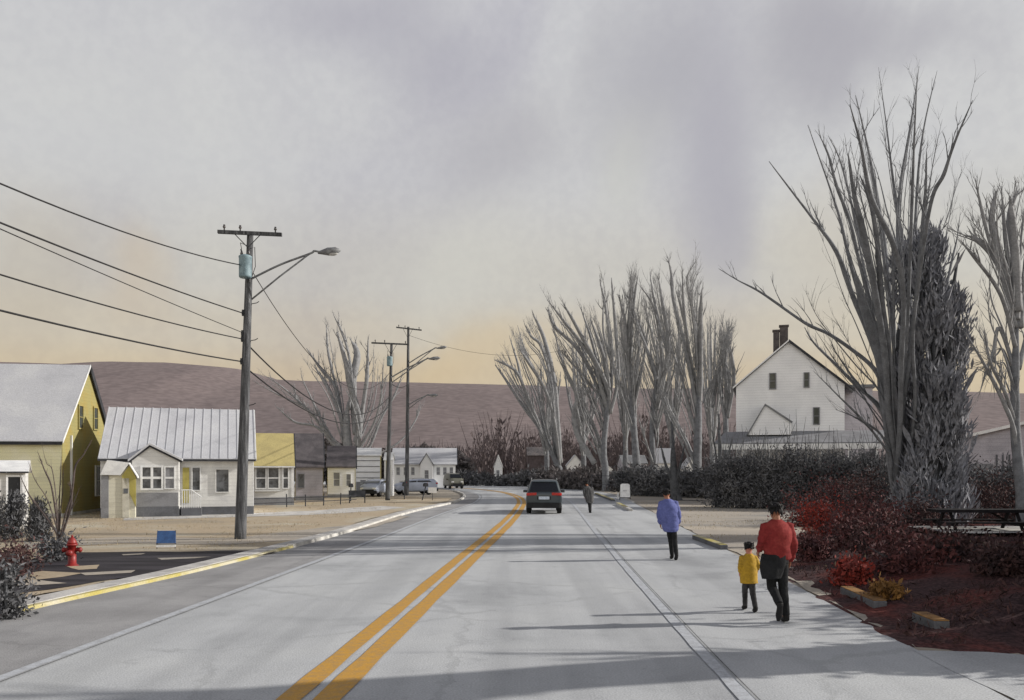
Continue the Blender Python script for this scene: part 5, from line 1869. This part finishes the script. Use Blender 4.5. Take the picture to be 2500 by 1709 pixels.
# ------------------------------------------------------------------ people
def union(mb, name, m, parent, vox, smooth_it=2):
    o = mb.build(name, m, parent, True)
    r = o.modifiers.new('remesh', 'REMESH')
    r.mode = 'VOXEL'
    r.voxel_size = vox
    r.use_smooth_shade = True
    s_ = o.modifiers.new('smooth', 'SMOOTH')
    s_.factor = .5
    s_.iterations = smooth_it
    bpy.context.view_layer.update()
    dg = bpy.context.evaluated_depsgraph_get()
    me = bpy.data.meshes.new_from_object(o.evaluated_get(dg))
    o.modifiers.clear()
    o.data = me
    if not me.materials:
        me.materials.append(m)
    return o


def hand(mb, wrist, elbow, side, k=1.0, curl=.6):
    wv, ev = Vector(wrist), Vector(elbow)
    d = (wv - ev).normalized()
    s = Vector((0, 1, 0))                     # palm edge towards the walking direction
    s = (s - d * s.dot(d)).normalized()
    nrm = d.cross(s).normalized() * side      # away from the body
    kn = wv + d * .085 * k
    for t in (-1, 0, 1):
        mb.tube([wv + s * t * .016 * k, wv + d * .045 * k + s * t * .026 * k, kn + s * t * .028 * k], [.016 * k, .017 * k, .014 * k], 8)
    for i, (off, L) in enumerate(((.036, .072), (.013, .082), (-.011, .077), (-.034, .060))):
        b = kn + s * off * k
        c = curl * (1 + .12 * i)
        d1 = (d - nrm * math.tan(c * .45)).normalized()
        d2 = (d - nrm * math.tan(min(1.3, c * 1.0))).normalized()
        d3 = (d * .4 - nrm).normalized()
        p1 = b + d1 * L * .45 * k
        p2 = p1 + d2 * L * .32 * k
        p3 = p2 + d3 * L * .25 * k
        mb.tube([b - d * .012 * k, b, p1, p2, p3], [.0095 * k, .0098 * k, .0088 * k, .008 * k, .0065 * k], 7)
    b = wv + d * .022 * k + s * .026 * k
    t1 = b + (s * .75 + d * .8 - nrm * .3).normalized() * .034 * k
    t2 = t1 + (d - nrm * .45).normalized() * .028 * k
    mb.tube([wv + d * .008 * k + s * .012 * k, b, t1, t2], [.013 * k, .013 * k, .011 * k, .0085 * k], 7)


def person(label, loc, rz, J, mats, jacket, trousers, hk=1.0, vox=.0075, skirt=None, hair=1.0, group=None, shoe=True, tuft=0):
    """J: joints in metres, the figure looks towards +Y; jacket: lofted rings of the coat body"""
    root = thing('person', loc, rz, label, 'person', group)
    V = {k: Vector(v) for k, v in J.items()}
    hc = V['head']
    mb = MB()
    # head with jaw, nose, ears
    mb.loft([(hc.x, hc.y - .005, hc.z - .125 * hk, .03 * hk, .035 * hk), (hc.x, hc.y + .018 * hk, hc.z - .105 * hk, .05 * hk, .062 * hk), (hc.x, hc.y + .008 * hk, hc.z - .05 * hk, .068 * hk, .088 * hk),
             (hc.x, hc.y, hc.z, .077 * hk, .096 * hk), (hc.x, hc.y - .004, hc.z + .05 * hk, .075 * hk, .094 * hk), (hc.x, hc.y - .004, hc.z + .09 * hk, .056 * hk, .07 * hk), (hc.x, hc.y - .004, hc.z + .112 * hk, .02 * hk, .025 * hk)], 20, 4)
    mb.tube([hc + Vector((0, .088, .012)) * hk, hc + Vector((0, .104, -.018)) * hk, hc + Vector((0, .092, -.03)) * hk], [.009 * hk, .014 * hk, .010 * hk], 7)
    for s_ in (-1, 1):
        mb.ball(hc + Vector((s_ * .080, -.006, -.012)) * hk, (.011 * hk, .02 * hk, .031 * hk))
    nb = V['neck']
    mb.tube([hc + Vector((0, -.01, -.06)) * hk, (hc + nb) / 2 + Vector((0, -.008, 0)), nb, nb - Vector((0, 0, .06))], [.052 * hk, .052 * hk, .062 * hk, .085 * hk], 12)
    ch, pv = V['chest'], V['pelvis']
    w_ = (V['sr'] - V['sl']).length / 2
    mb.loft([(pv.x, pv.y, pv.z - .08, w_ * .5, w_ * .4), (pv.x, pv.y, pv.z, w_ * .80, w_ * .52), (*(pv.lerp(ch, .45)), w_ * .68, w_ * .46), (*ch, w_ * .86, w_ * .56), (*(ch.lerp(nb, .6)), w_ * .78, w_ * .42), (*nb, w_ * .35, w_ * .3)], 16, 3)
    for a in ('l', 'r'):
        q = [V['s' + a], V['s' + a].lerp(V['e' + a], .5), V['e' + a], V['e' + a].lerp(V['w' + a], .4), V['w' + a]]
        mb.tube([tuple(v) for v in q], [.050 * hk, .045 * hk, .036 * hk, .036 * hk, .022 * hk], 9)
        hand(mb, V['w' + a], V['e' + a], -1 if a == 'l' else 1, hk * .98, J.get('curl', .6) if False else .7)
        q = [V['h' + a], V['h' + a].lerp(V['k' + a], .5), V['k' + a], V['k' + a].lerp(V['a' + a], .35), V['a' + a]]
        mb.tube([tuple(v) for v in q], [.075 * hk, .066 * hk, .05 * hk, .05 * hk, .033 * hk], 9)
        mb.tube([tuple(V['a' + a]), tuple(V['a' + a].lerp(V['t' + a], .5) + Vector((0, 0, -.01))), tuple(V['t' + a])], [.036 * hk, .036 * hk, .026 * hk], 8)
    body = union(mb, 'body', mats['skin'], root, vox, 2)
    for s_ in (-1, 1):
        k = MB()
        k.ball(hc + Vector((s_ * .031, .084, .008)) * hk, (.013 * hk, .009 * hk, .008 * hk))
        e_ = k.build('eye', M['eye'], root, True)
        k = MB()
        k.ball(hc + Vector((s_ * .031, .0925, .008)) * hk, (.006 * hk, .003 * hk, .006 * hk))
        k.build('iris', M['hair'], e_, True)
    k = MB()
    k.ball(hc + Vector((0, .084, -.058)) * hk, (.024 * hk, .009 * hk, .008 * hk))
    k.build('mouth', M['lip'], root, True)
    # hair: thick cap with ragged locks, open at the face
    mb = MB()
    mb.ball(hc + Vector((0, -.016, .044)) * hk, (.088 * hk, .098 * hk, .088 * hk), 18, 12)
    for i in range(70):
        a = random.uniform(PI, 2 * PI) if random.random() < .8 else random.uniform(0, PI)
        z = random.uniform(.0, .1)
        if math.sin(a) > .2:
            z = max(z, .05)
        c = hc + Vector((math.cos(a) * .082, math.sin(a) * .09 - .015, z)) * hk
        L = random.uniform(.025, .055) * hair * hk
        out = Vector((math.cos(a) * .35 + random.gauss(0, .2), math.sin(a) * .35 + random.gauss(0, .2), -1 if z < .06 else random.uniform(-.6, .6))).normalized()
        mb.tube([c, c + out * L * .5, c + out * L + Vector((0, 0, -.3 * L))], [.018 * hk, .014 * hk, .003], 5)
    for i in range(tuft):
        c = hc + Vector((-.05, -.02, .075)) * hk
        mb.tube([c, c + Vector((-.05 - .01 * i, random.uniform(-.02, .02), .02)), c + Vector((-.10 - .006 * i, random.uniform(-.03, .03), .03 + random.uniform(-.015, .015)))], [.018, .012, .003], 5)
    union(mb, 'hair', M['hair'], root, .006, 1)
    # coat
    mb = MB()
    mb.loft(jacket['rings'], 26, 4)
    sr = jacket.get('sleeve', .062)
    for a in ('l', 'r'):
        cuff = V['w' + a] - (V['w' + a] - V['e' + a]).normalized() * .015
        q = catmull([tuple(V['s' + a].lerp(ch, .25)), tuple(V['s' + a]), tuple(V['s' + a].lerp(V['e' + a], .55)), tuple(V['e' + a]), tuple(V['e' + a].lerp(V['w' + a], .5)), tuple(cuff)], 4)
        n_ = len(q)
        rr = [sr * (1.12 - .42 * i / (n_ - 1)) * (1 + .08 * math.sin(i * 1.9)) for i in range(n_)]
        mb.tube(q, rr, 12)
    mb.tube([tuple(nb + Vector((0, -.005, -.02))), tuple(nb + Vector((0, -.005, .022 * hk)))], [.085 * hk, .072 * hk], 14)
    for v_i in range(len(mb.v)):
        v = Vector(mb.v[v_i])
        f_ = jacket.get('fold', .008)
        e_ = noise.noise(Vector((v.x * 5, v.y * 5, v.z * 13))) * f_ + noise.noise(v * 28) * f_ * .3
        c = Vector((ch.x, ch.y, v.z))
        dd = (v - c)
        if dd.length > .02:
            mb.v[v_i] = tuple(v + dd.normalized() * e_ + Vector((0, 0, noise.noise(v * 7) * f_)))
    union(mb, 'jacket', mats['coat'], root, vox * 1.15, 2)
    if skirt:
        mb = MB()
        mb.loft(skirt, 22, 4)
        for v_i in range(len(mb.v)):
            v = Vector(mb.v[v_i])
            a = math.atan2(v.y - skirt[0][1], v.x - skirt[0][0])
            mb.v[v_i] = (v.x + .012 * math.cos(a * 7), v.y + .012 * math.sin(a * 7), v.z + (.03 * noise.noise(Vector((a * 3, 1, 1))) if v.z < skirt[-1][2] + .05 else 0))
        mb.build('coat_hem', mats['hem'], root, True)
    # trousers
    mb = MB()
    tr = trousers
    mb.loft([(pv.x, pv.y, pv.z + .08, tr['hip'], tr['hip'] * .72), (pv.x, pv.y, pv.z, tr['hip'] * 1.03, tr['hip'] * .78), (pv.x, pv.y, pv.z - .09, tr['hip'] * .94, tr['hip'] * .72)], 18, 3)
    for a in ('l', 'r'):
        q = catmull([tuple(V['h' + a] + Vector((0, 0, .03))), tuple(V['h' + a].lerp(V['k' + a], .45)), tuple(V['k' + a]), tuple(V['k' + a].lerp(V['a' + a], .4)), tuple(V['a' + a].lerp(V['k' + a], .04))], 4)
        n_ = len(q)
        rr = [(tr['top'] + (tr['bot'] - tr['top']) * (i / (n_ - 1)) ** .8) * (1 + .05 * math.sin(i * 2.3)) for i in range(n_)]
        mb.tube(q, rr, 12)
    union(mb, 'trousers', mats['pants'], root, vox * 1.1, 2)
    for a in ('l', 'r'):
        mb = MB()
        A_, T_ = V['a' + a], V['t' + a]
        d = (T_ - A_)
        up = Vector((0, 0, 1))
        mb.tube([A_ + up * .035, A_ - d * .0 + up * .0, A_ - up * .02], [.048 * hk, .05 * hk, .05 * hk], 10)
        base = A_ - d.normalized() * .045 * hk
        mb.tube([base - up * .035 * hk, A_.lerp(T_, .3) - up * .03 * hk, A_.lerp(T_, .75) - up * .03 * hk, T_ + d.normalized() * .045 * hk - up * .03 * hk], [.040 * hk, .046 * hk, .05 * hk, .028 * hk], 10)
        sh = union(mb, 'shoe', M['shoe'], root, .009, 2)
    return root


# tall walker in the red jacket
p = gp(1915, 12.85)
person('adult walking away in a bulky red jacket and black trousers', (p.x, p.y, .006), R(4),
       dict(head=(-.13, .02, 1.665), neck=(-.12, 0, 1.515), chest=(-.12, 0, 1.33), pelvis=(-.10, 0, .98),
            sl=(-.30, 0, 1.43), sr=(.07, 0, 1.43), el=(-.37, -.05, 1.22), er=(.13, -.05, 1.14), wl=(-.36, .10, 1.05), wr=(.11, .06, .90),
            hl=(-.18, 0, .94), hr=(-.03, 0, .94), kl=(-.17, .07, .54), kr=(.0, .05, .52), al=(-.17, -.26, .30), ar=(.02, -.02, .085), tl=(-.17, -.21, .13), tr=(.03, .14, .06)),
       dict(skin=M['skin'], coat=M['jacket_red'], pants=M['trouser_black'], hem=M['trouser_black']),
       dict(rings=[(-.10, 0, .93, .17, .13), (-.10, 0, .98, .20, .15), (-.11, 0, 1.12, .215, .165), (-.115, -.01, 1.28, .225, .17), (-.12, -.01, 1.40, .21, .15), (-.12, 0, 1.48, .155, .12), (-.12, 0, 1.53, .08, .08)], sleeve=.068, fold=.015),
       dict(hip=.165, top=.095, bot=.058), 1.0, .0085, skirt=[(-.13, 0, 1.02, .205, .15), (-.16, 0, .88, .20, .155), (-.19, .0, .76, .165, .15), (-.20, .0, .66, .13, .13)], hair=1.3, tuft=7)
# child
p = gp(1842, 13.75)
CH = person('small child walking away in a mustard yellow coat, beside the adult in red', (p.x, p.y, .006), R(0),
       dict(head=(-.09, .01, 1.045), neck=(-.09, 0, .935), chest=(-.095, 0, .82), pelvis=(-.09, 0, .58),
            sl=(-.20, 0, .88), sr=(.01, 0, .88), el=(-.235, -.03, .75), er=(.055, -.02, .76), wl=(-.225, .03, .635), wr=(.06, .06, .67),
            hl=(-.135, 0, .56), hr=(-.045, 0, .56), kl=(-.12, .12, .34), kr=(-.02, .03, .31), al=(-.09, .22, .07), ar=(.0, -.06, .07), tl=(-.09, .33, .045), tr=(.01, .05, .045)),
       dict(skin=M['skin_pink'], coat=M['coat_yellow'], pants=M['trouser_grey'], hem=M['coat_yellow']),
       dict(rings=[(-.085, 0, .47, .145, .10), (-.09, 0, .53, .142, .105), (-.093, 0, .68, .138, .105), (-.095, 0, .80, .137, .10), (-.092, 0, .88, .115, .085), (-.09, 0, .93, .07, .06), (-.09, 0, .955, .05, .05)], sleeve=.047, fold=.008),
       dict(hip=.11, top=.062, bot=.040), .78, .0075, hair=.8)
CH.scale = (1.0, 1.0, .985)
# walker in blue
p = gp(1647, 21.7)
person('person walking away in a puffy blue jacket and black trousers, alone at the roadside', (p.x, p.y, .006), R(-3),
       dict(head=(-.20, .03, 1.655), neck=(-.18, 0, 1.51), chest=(-.15, 0, 1.33), pelvis=(-.10, 0, .95),
            sl=(-.335, 0, 1.42), sr=(.02, 0, 1.42), el=(-.40, -.05, 1.14), er=(.10, -.06, 1.14), wl=(-.35, .07, .88), wr=(.11, .07, .89),
            hl=(-.17, 0, .90), hr=(-.03, 0, .90), kl=(-.09, .10, .50), kr=(.0, -.03, .49), al=(-.05, .10, .09), ar=(.02, -.20, .12), tl=(-.05, .25, .06), tr=(.02, -.06, .05)),
       dict(skin=M['skin'], coat=M['jacket_blue'], pants=M['trouser_black'], hem=M['trouser_black']),
       dict(rings=[(-.09, 0, .70, .16, .13), (-.10, 0, .76, .20, .155), (-.12, 0, .95, .235, .18), (-.135, -.01, 1.15, .25, .185), (-.15, -.01, 1.33, .235, .17), (-.16, 0, 1.45, .18, .13), (-.175, 0, 1.52, .09, .08)], sleeve=.072, fold=.014),
       dict(hip=.16, top=.085, bot=.052), 1.0, .0095, hair=1.0)
# far walker in grey
p = gp(1440, 44.6)
person('distant person in a long striped grey coat walking beside the slate car', (p.x, p.y, .006), R(-8),
       dict(head=(-.16, .03, 1.50), neck=(-.13, 0, 1.37), chest=(-.08, 0, 1.20), pelvis=(-.03, 0, .86),
            sl=(-.26, 0, 1.29), sr=(.10, 0, 1.29), el=(-.30, -.04, 1.05), er=(.16, -.05, 1.04), wl=(-.27, .05, .82), wr=(.15, .05, .82),
            hl=(-.10, 0, .82), hr=(.04, 0, .82), kl=(-.05, .09, .46), kr=(.04, -.03, .45), al=(-.02, .14, .08), ar=(.05, -.16, .10), tl=(-.02, .27, .05), tr=(.05, -.02, .05)),
       dict(skin=M['skin'], coat=M['coat_grey'], pants=M['trouser_grey'], hem=M['coat_grey']),
       dict(rings=[(.0, 0, .50, .16, .13), (-.01, 0, .60, .20, .16), (-.03, 0, .85, .23, .18), (-.06, -.01, 1.08, .25, .19), (-.08, -.01, 1.22, .24, .17), (-.11, 0, 1.33, .16, .12), (-.13, 0, 1.38, .08, .08)], sleeve=.07, fold=.01),
       dict(hip=.15, top=.08, bot=.05), .92, .012, hair=.7)

# ------------------------------------------------------------------ small things
# hydrant
p = G(176, 1384)
root = thing('fire_hydrant', (p.x, p.y, 0), R(8), 'red fire hydrant at the edge of the dark painted shade', 'hydrant')
mb = MB()
mb.tube([(0, 0, z) for z in (-.02, .04, .042, .07, .072, .50, .502, .54)], [.15, .15, .11, .11, .092, .088, .12, .12], 20)
mb.build('barrel', M['red_paint'], root, True)
mb = MB()
mb.tube([(0, 0, z) for z in (.541, .58, .64, .68, .70)], [.105, .10, .075, .045, .03], 18)
mb.tube([(0, 0, .70), (0, 0, .745)], [.026, .024], 5)
mb.build('bonnet', M['red_paint'], root, True)
for s_, r_ in ((-1, .05), (1, .05)):
    mb = MB()
    mb.tube([(s_ * .08, 0, .40), (s_ * .16, 0, .40), (s_ * .162, 0, .40), (s_ * .20, 0, .40), (s_ * .225, 0, .40)], [.045, .045, .06, .06, .022], 12)
    mb.build('side_nozzle', M['red_paint'], root, True)
mb = MB()
mb.tube([(0, -.07, .34), (0, -.155, .34), (0, -.157, .34), (0, -.20, .34), (0, -.225, .34)], [.06, .06, .075, .075, .025], 12)
mb.build('front_nozzle', M['red_paint'], root, True)

# blue yard sign
p = G(405, 1341)
root = thing('yard_sign', (p.x, p.y, 0), R(6), 'low blue yard sign with white lower strip on short dark legs, on the lawn', 'sign')
mb = MB()
mb.prism([(-.27, 0, .17), (.27, 0, .17), (.25, .06, .52), (-.25, .06, .52)], (0, .025, .004))
mb.build('panel', M['blue_panel'], root, bev=.006)
mb = MB()
mb.prism([(-.27, -.012, .06), (.27, -.012, .06), (.27, -.002, .13), (-.27, -.002, .13)], (0, .025, .0))
mb.build('lower_strip', M['white_panel'], root)
for s_ in (-1, 1):
    mb = MB()
    mb.tube([(s_ * .25, .01, -.05), (s_ * .25, .03, .2), (s_ * .245, .075, .53)], .014, 6)
    mb.build('leg', M['iron'], root)
mb = MB()
mb.box(-.28, .28, .03, .05, .135, .155)
mb.build('rail', M['iron'], root)

# sandwich board
p = G(1526, 1221)
root = thing('sandwich_board', (p.x, p.y, 0), R(-6), 'white sandwich board standing on the verge before the bare trees', 'sign')
for s_, nm in ((-1, 'front'), (1, 'back')):
    mb = MB()
    mb.prism([(-.36, s_ * .30, .22), (.36, s_ * .30, .22), (.34, s_ * .05, 1.12), (.22, s_ * .03, 1.20), (-.22, s_ * .03, 1.20), (-.34, s_ * .05, 1.12)], (0, s_ * .02, 0))
    pn = mb.build('panel', M['white_panel'], root)
    mb = MB()
    for q in (-.38, .38):
        mb.tube([(q, s_ * .36, -.02), (q * .93, s_ * .04, 1.16)], .025, 6)
    mb.tube([(-.38, s_ * .33, .18), (.38, s_ * .33, .18)], .02, 6)
    mb.build('frame', M['iron'], root)
mb = MB()
for i in range(7):
    mb.box(-.16 + i * .045, -.16 + i * .045 + .03, -.21, -.19, .66 + .012 * (i % 2), .70 + .014 * ((i * 3) % 2))
mb.build('faded_lettering', M['mid_wall'], root)
mb = MB()
mb.prism([(-.62, .05, .1), (-.47, .05, .1), (-.44, .05, .55), (-.56, .05, .55)], (0, .05, 0))
mb.build('side_flap', M['white_panel'], root)

# kerbstones painted yellow
KG = 'yellow-painted kerbstones along the right verge'
for lb, a, b in (('farthest yellow kerbstone, right of the walker in grey', (1454, 1207), (1498, 1224)),
                 ('yellow kerbstone with white end, below the white sandwich board', (1508, 1232), (1540, 1248)),
                 ('yellow kerbstone lying between the person in blue and the person in red', (1698, 1316), (1768, 1342)),
                 ('orange-yellow kerbstone on the dark bank right of the person in red', (2066, 1452), (2150, 1490)),
                 ('nearest kerbstone, faded yellow, low on the dark bank', (2244, 1524), (2300, 1548))):
    A_, B_ = G(*a), G(*b)
    # keep every stone on its own straight line beside the road
    root = thing('kerbstone', (A_.x, A_.y, max(0, bank_z(A_.x, A_.y)) * .9), math.atan2(B_.y - A_.y, B_.x - A_.x), lb, 'kerbstone', KG)
    L = (B_ - A_).length
    mb = MB()
    mb.box(0, L, -.11, .11, -.05, .13)
    mb.build('stone', M['kerb'] if 'white end' in lb else M['dark_wall'], root, bev=.02)
    mb = MB()
    mb.box(.02, L * (.72 if 'white end' in lb else .985), -.105, .105, .131, .142)
    mb.build('painted_top', M['gold_leaf'] if 'bank' in lb else M['kerb_yellow'], root)

# picnic table on the right
p = gp(2385, 24.5)
root = thing('picnic_table', (p.x, p.y, .36), R(-4), 'dark wooden picnic table on the bank at the right, before the ivy-covered tree', 'table')
mb = MB()
for i in range(5):
    mb.box(-1.25, 1.35, -.38 + i * .155, -.38 + i * .155 + .14, .70, .785)
mb.build('tabletop', M['table_wood'], root)
for s_ in (-1, 1):
    mb = MB()
    for i in range(2):
        y = s_ * .72 + (i - .5) * .15
        mb.box(-1.2, 1.3, y - .065, y + .065, .42, .46)
    mb.build('bench', M['table_wood'], root)
for xx in (-.85, .95):
    for s_ in (-1, 1):
        mb = MB()
        mb.prism([(xx, s_ * .15, .74), (xx, s_ * .27, .74), (xx, s_ * .82, -.05), (xx, s_ * .70, -.05)], (.05, 0, 0))
        mb.build('leg', M['table_wood'], root)
    mb = MB()
    mb.box(xx - .045, xx, -.8, .8, .34, .42)
    mb.build('cross_brace', M['table_wood'], root)
mb = MB()
mb.tube([(.95, 0, .38), (.3, 0, .74)], .03, 5)
mb.build('strut', M['table_wood'], root)
struct(flat('gravel_patch', [(p.x - 1.6, p.y - 1.3), (p.x + 1.6, p.y - 1.5), (p.x + 2.4, p.y + .2), (p.x + 1.7, p.y + 1.6), (p.x - 1.5, p.y + 1.3)], .57, M['walk'], .3, .4))

# fences
def rail_fence(name, label, pts, h, gap, m, rails=(.4, .75), group='low fences', pr=.035):
    a = Vector(pts[0])
    root = thing(name, (a.x, a.y, 0), 0, label, 'fence', None)
    L = 0
    mb = MB()
    for q in rails:
        mb.tube([(Vector(p_).x - a.x, Vector(p_).y - a.y, h * q) for p_ in pts], pr * .7, 5)
    mb.build('rail', m, root)
    for p0, p1 in zip(pts, pts[1:]):
        p0, p1 = Vector(p0), Vector(p1)
        n_ = max(1, int((p1 - p0).length / gap))
        for i in range(n_):
            q = p0.lerp(p1, i / n_) - a
            k = MB()
            k.tube([(q.x, q.y, -.05), (q.x + random.uniform(-.03, .03), q.y, h * random.uniform(.95, 1.08))], pr, 6)
            k.build('post', m, root)
    return root


rail_fence('rail_fence', 'low dark rail fence before the ochre-roofed cottage', [gp(612, 49), gp(700, 51), gp(790, 53), gp(870, 56)], .75, 1.3, M['trim_dark'])
rail_fence('rail_fence', 'low dark rail fence on the verge behind the person in blue', [gp(1652, 58), gp(1760, 56), gp(1860, 54)], .5, 1.6, M['trim_dark'], rails=(.35,))
rail_fence('wire_fence', 'tall thin wire fence crossing in front of the bare trees', [gp(1445, 80), gp(1580, 72), gp(1722, 64), gp(1800, 60)], 1.7, 3.1, M['trim_dark'], rails=(.5, .97), pr=.03)

# mailboxes, bench, far sign
def mailbox(label, px, Y, lean, sc=1.0):
    q = gp(px, Y)
    root = thing('mailbox', (q.x, q.y, 0), R(20), label, 'mailbox', 'mailboxes at the far pavement')
    mb = MB()
    mb.tube([(0, 0, -.05), (lean, 0, 1.0 * sc)], .04, 7)
    mb.build('post', M['trim_dark'], root)
    mb = MB()
    x = lean
    z = 1.0 * sc
    arc = [(x - .13, z), (x + .13, z)] + [(x + .13 * math.cos(t), z + .14 + .13 * math.sin(t)) for t in [PI * i / 8 for i in range(9)]]
    mb.prism([(a_, -.25, b_) for a_, b_ in arc], (0, .5, 0))
    bx = mb.build('box', M['trim_dark'], root)
    k = MB()
    k.box(x + .135, x + .15, -.05, -.02, z + .1, z + .32)
    k.build('flag', M['tail_red'], bx)


mailbox('black leaning mailbox at the far end of the left kerb', 1030, 62, .28)
mailbox('upright black mailbox in front of the long white house', 987, 64, .03)
mailbox('black mailbox in front of the low cottage with the black roof', 856, 60, .02)
q = gp(872, 57)
root = thing('garden_bench', (q.x, q.y, 0), R(12), 'small dark garden bench in front of the low dark-roofed cottage', 'bench')
MB().box(-.55, .55, -.2, .2, .40, .44).build('seat', M['trim_dark'], root)
MB().prism([(-.55, .2, .46), (.55, .2, .46), (.55, .3, .85), (-.55, .3, .85)], (0, .03, 0)).build('backrest', M['trim_dark'], root)
for a_ in (-.5, .5):
    for b_ in (-.17, .2):
        MB().box(a_ - .03, a_ + .03, b_ - .03, b_ + .03, 0, .4).build('leg', M['trim_dark'], root)
q = gp(1093, 62)
root = thing('white_sign', (q.x - 1.1, q.y, 0), R(0), 'small blank white sign at the kerb of the bend', 'sign')
MB().box(-.30, .30, -.02, .02, .55, .95).build('panel', M['white_panel'], root)
MB().tube([(0, .03, -.05), (0, .03, .8)], .025, 6).build('post', M['iron'], root)

hedge('hedge', 'tall dark hedge added unseen outside the right side of the picture to shade the bank', 'hedge', (10.6, 12.6), (16.5, 23.5), 1.6, lambda t: 2.5 + .9 * t + .25 * math.sin(t * 19), M['brush'], 16000, leaf=(.12, .4, .03, .09), stems=90)  # unseen hedge, added to throw shade over the bank

shrub('shrub', 'large dark shrub added unseen at the foot of the leaning tree to widen its shadow', (8.7, 10.6, 0), 1.0, 2.0, M['brush'], 7000, 14, leaf=(.1, .3, .03, .08))  # unseen shrub, added to thicken the right end of the shadow band
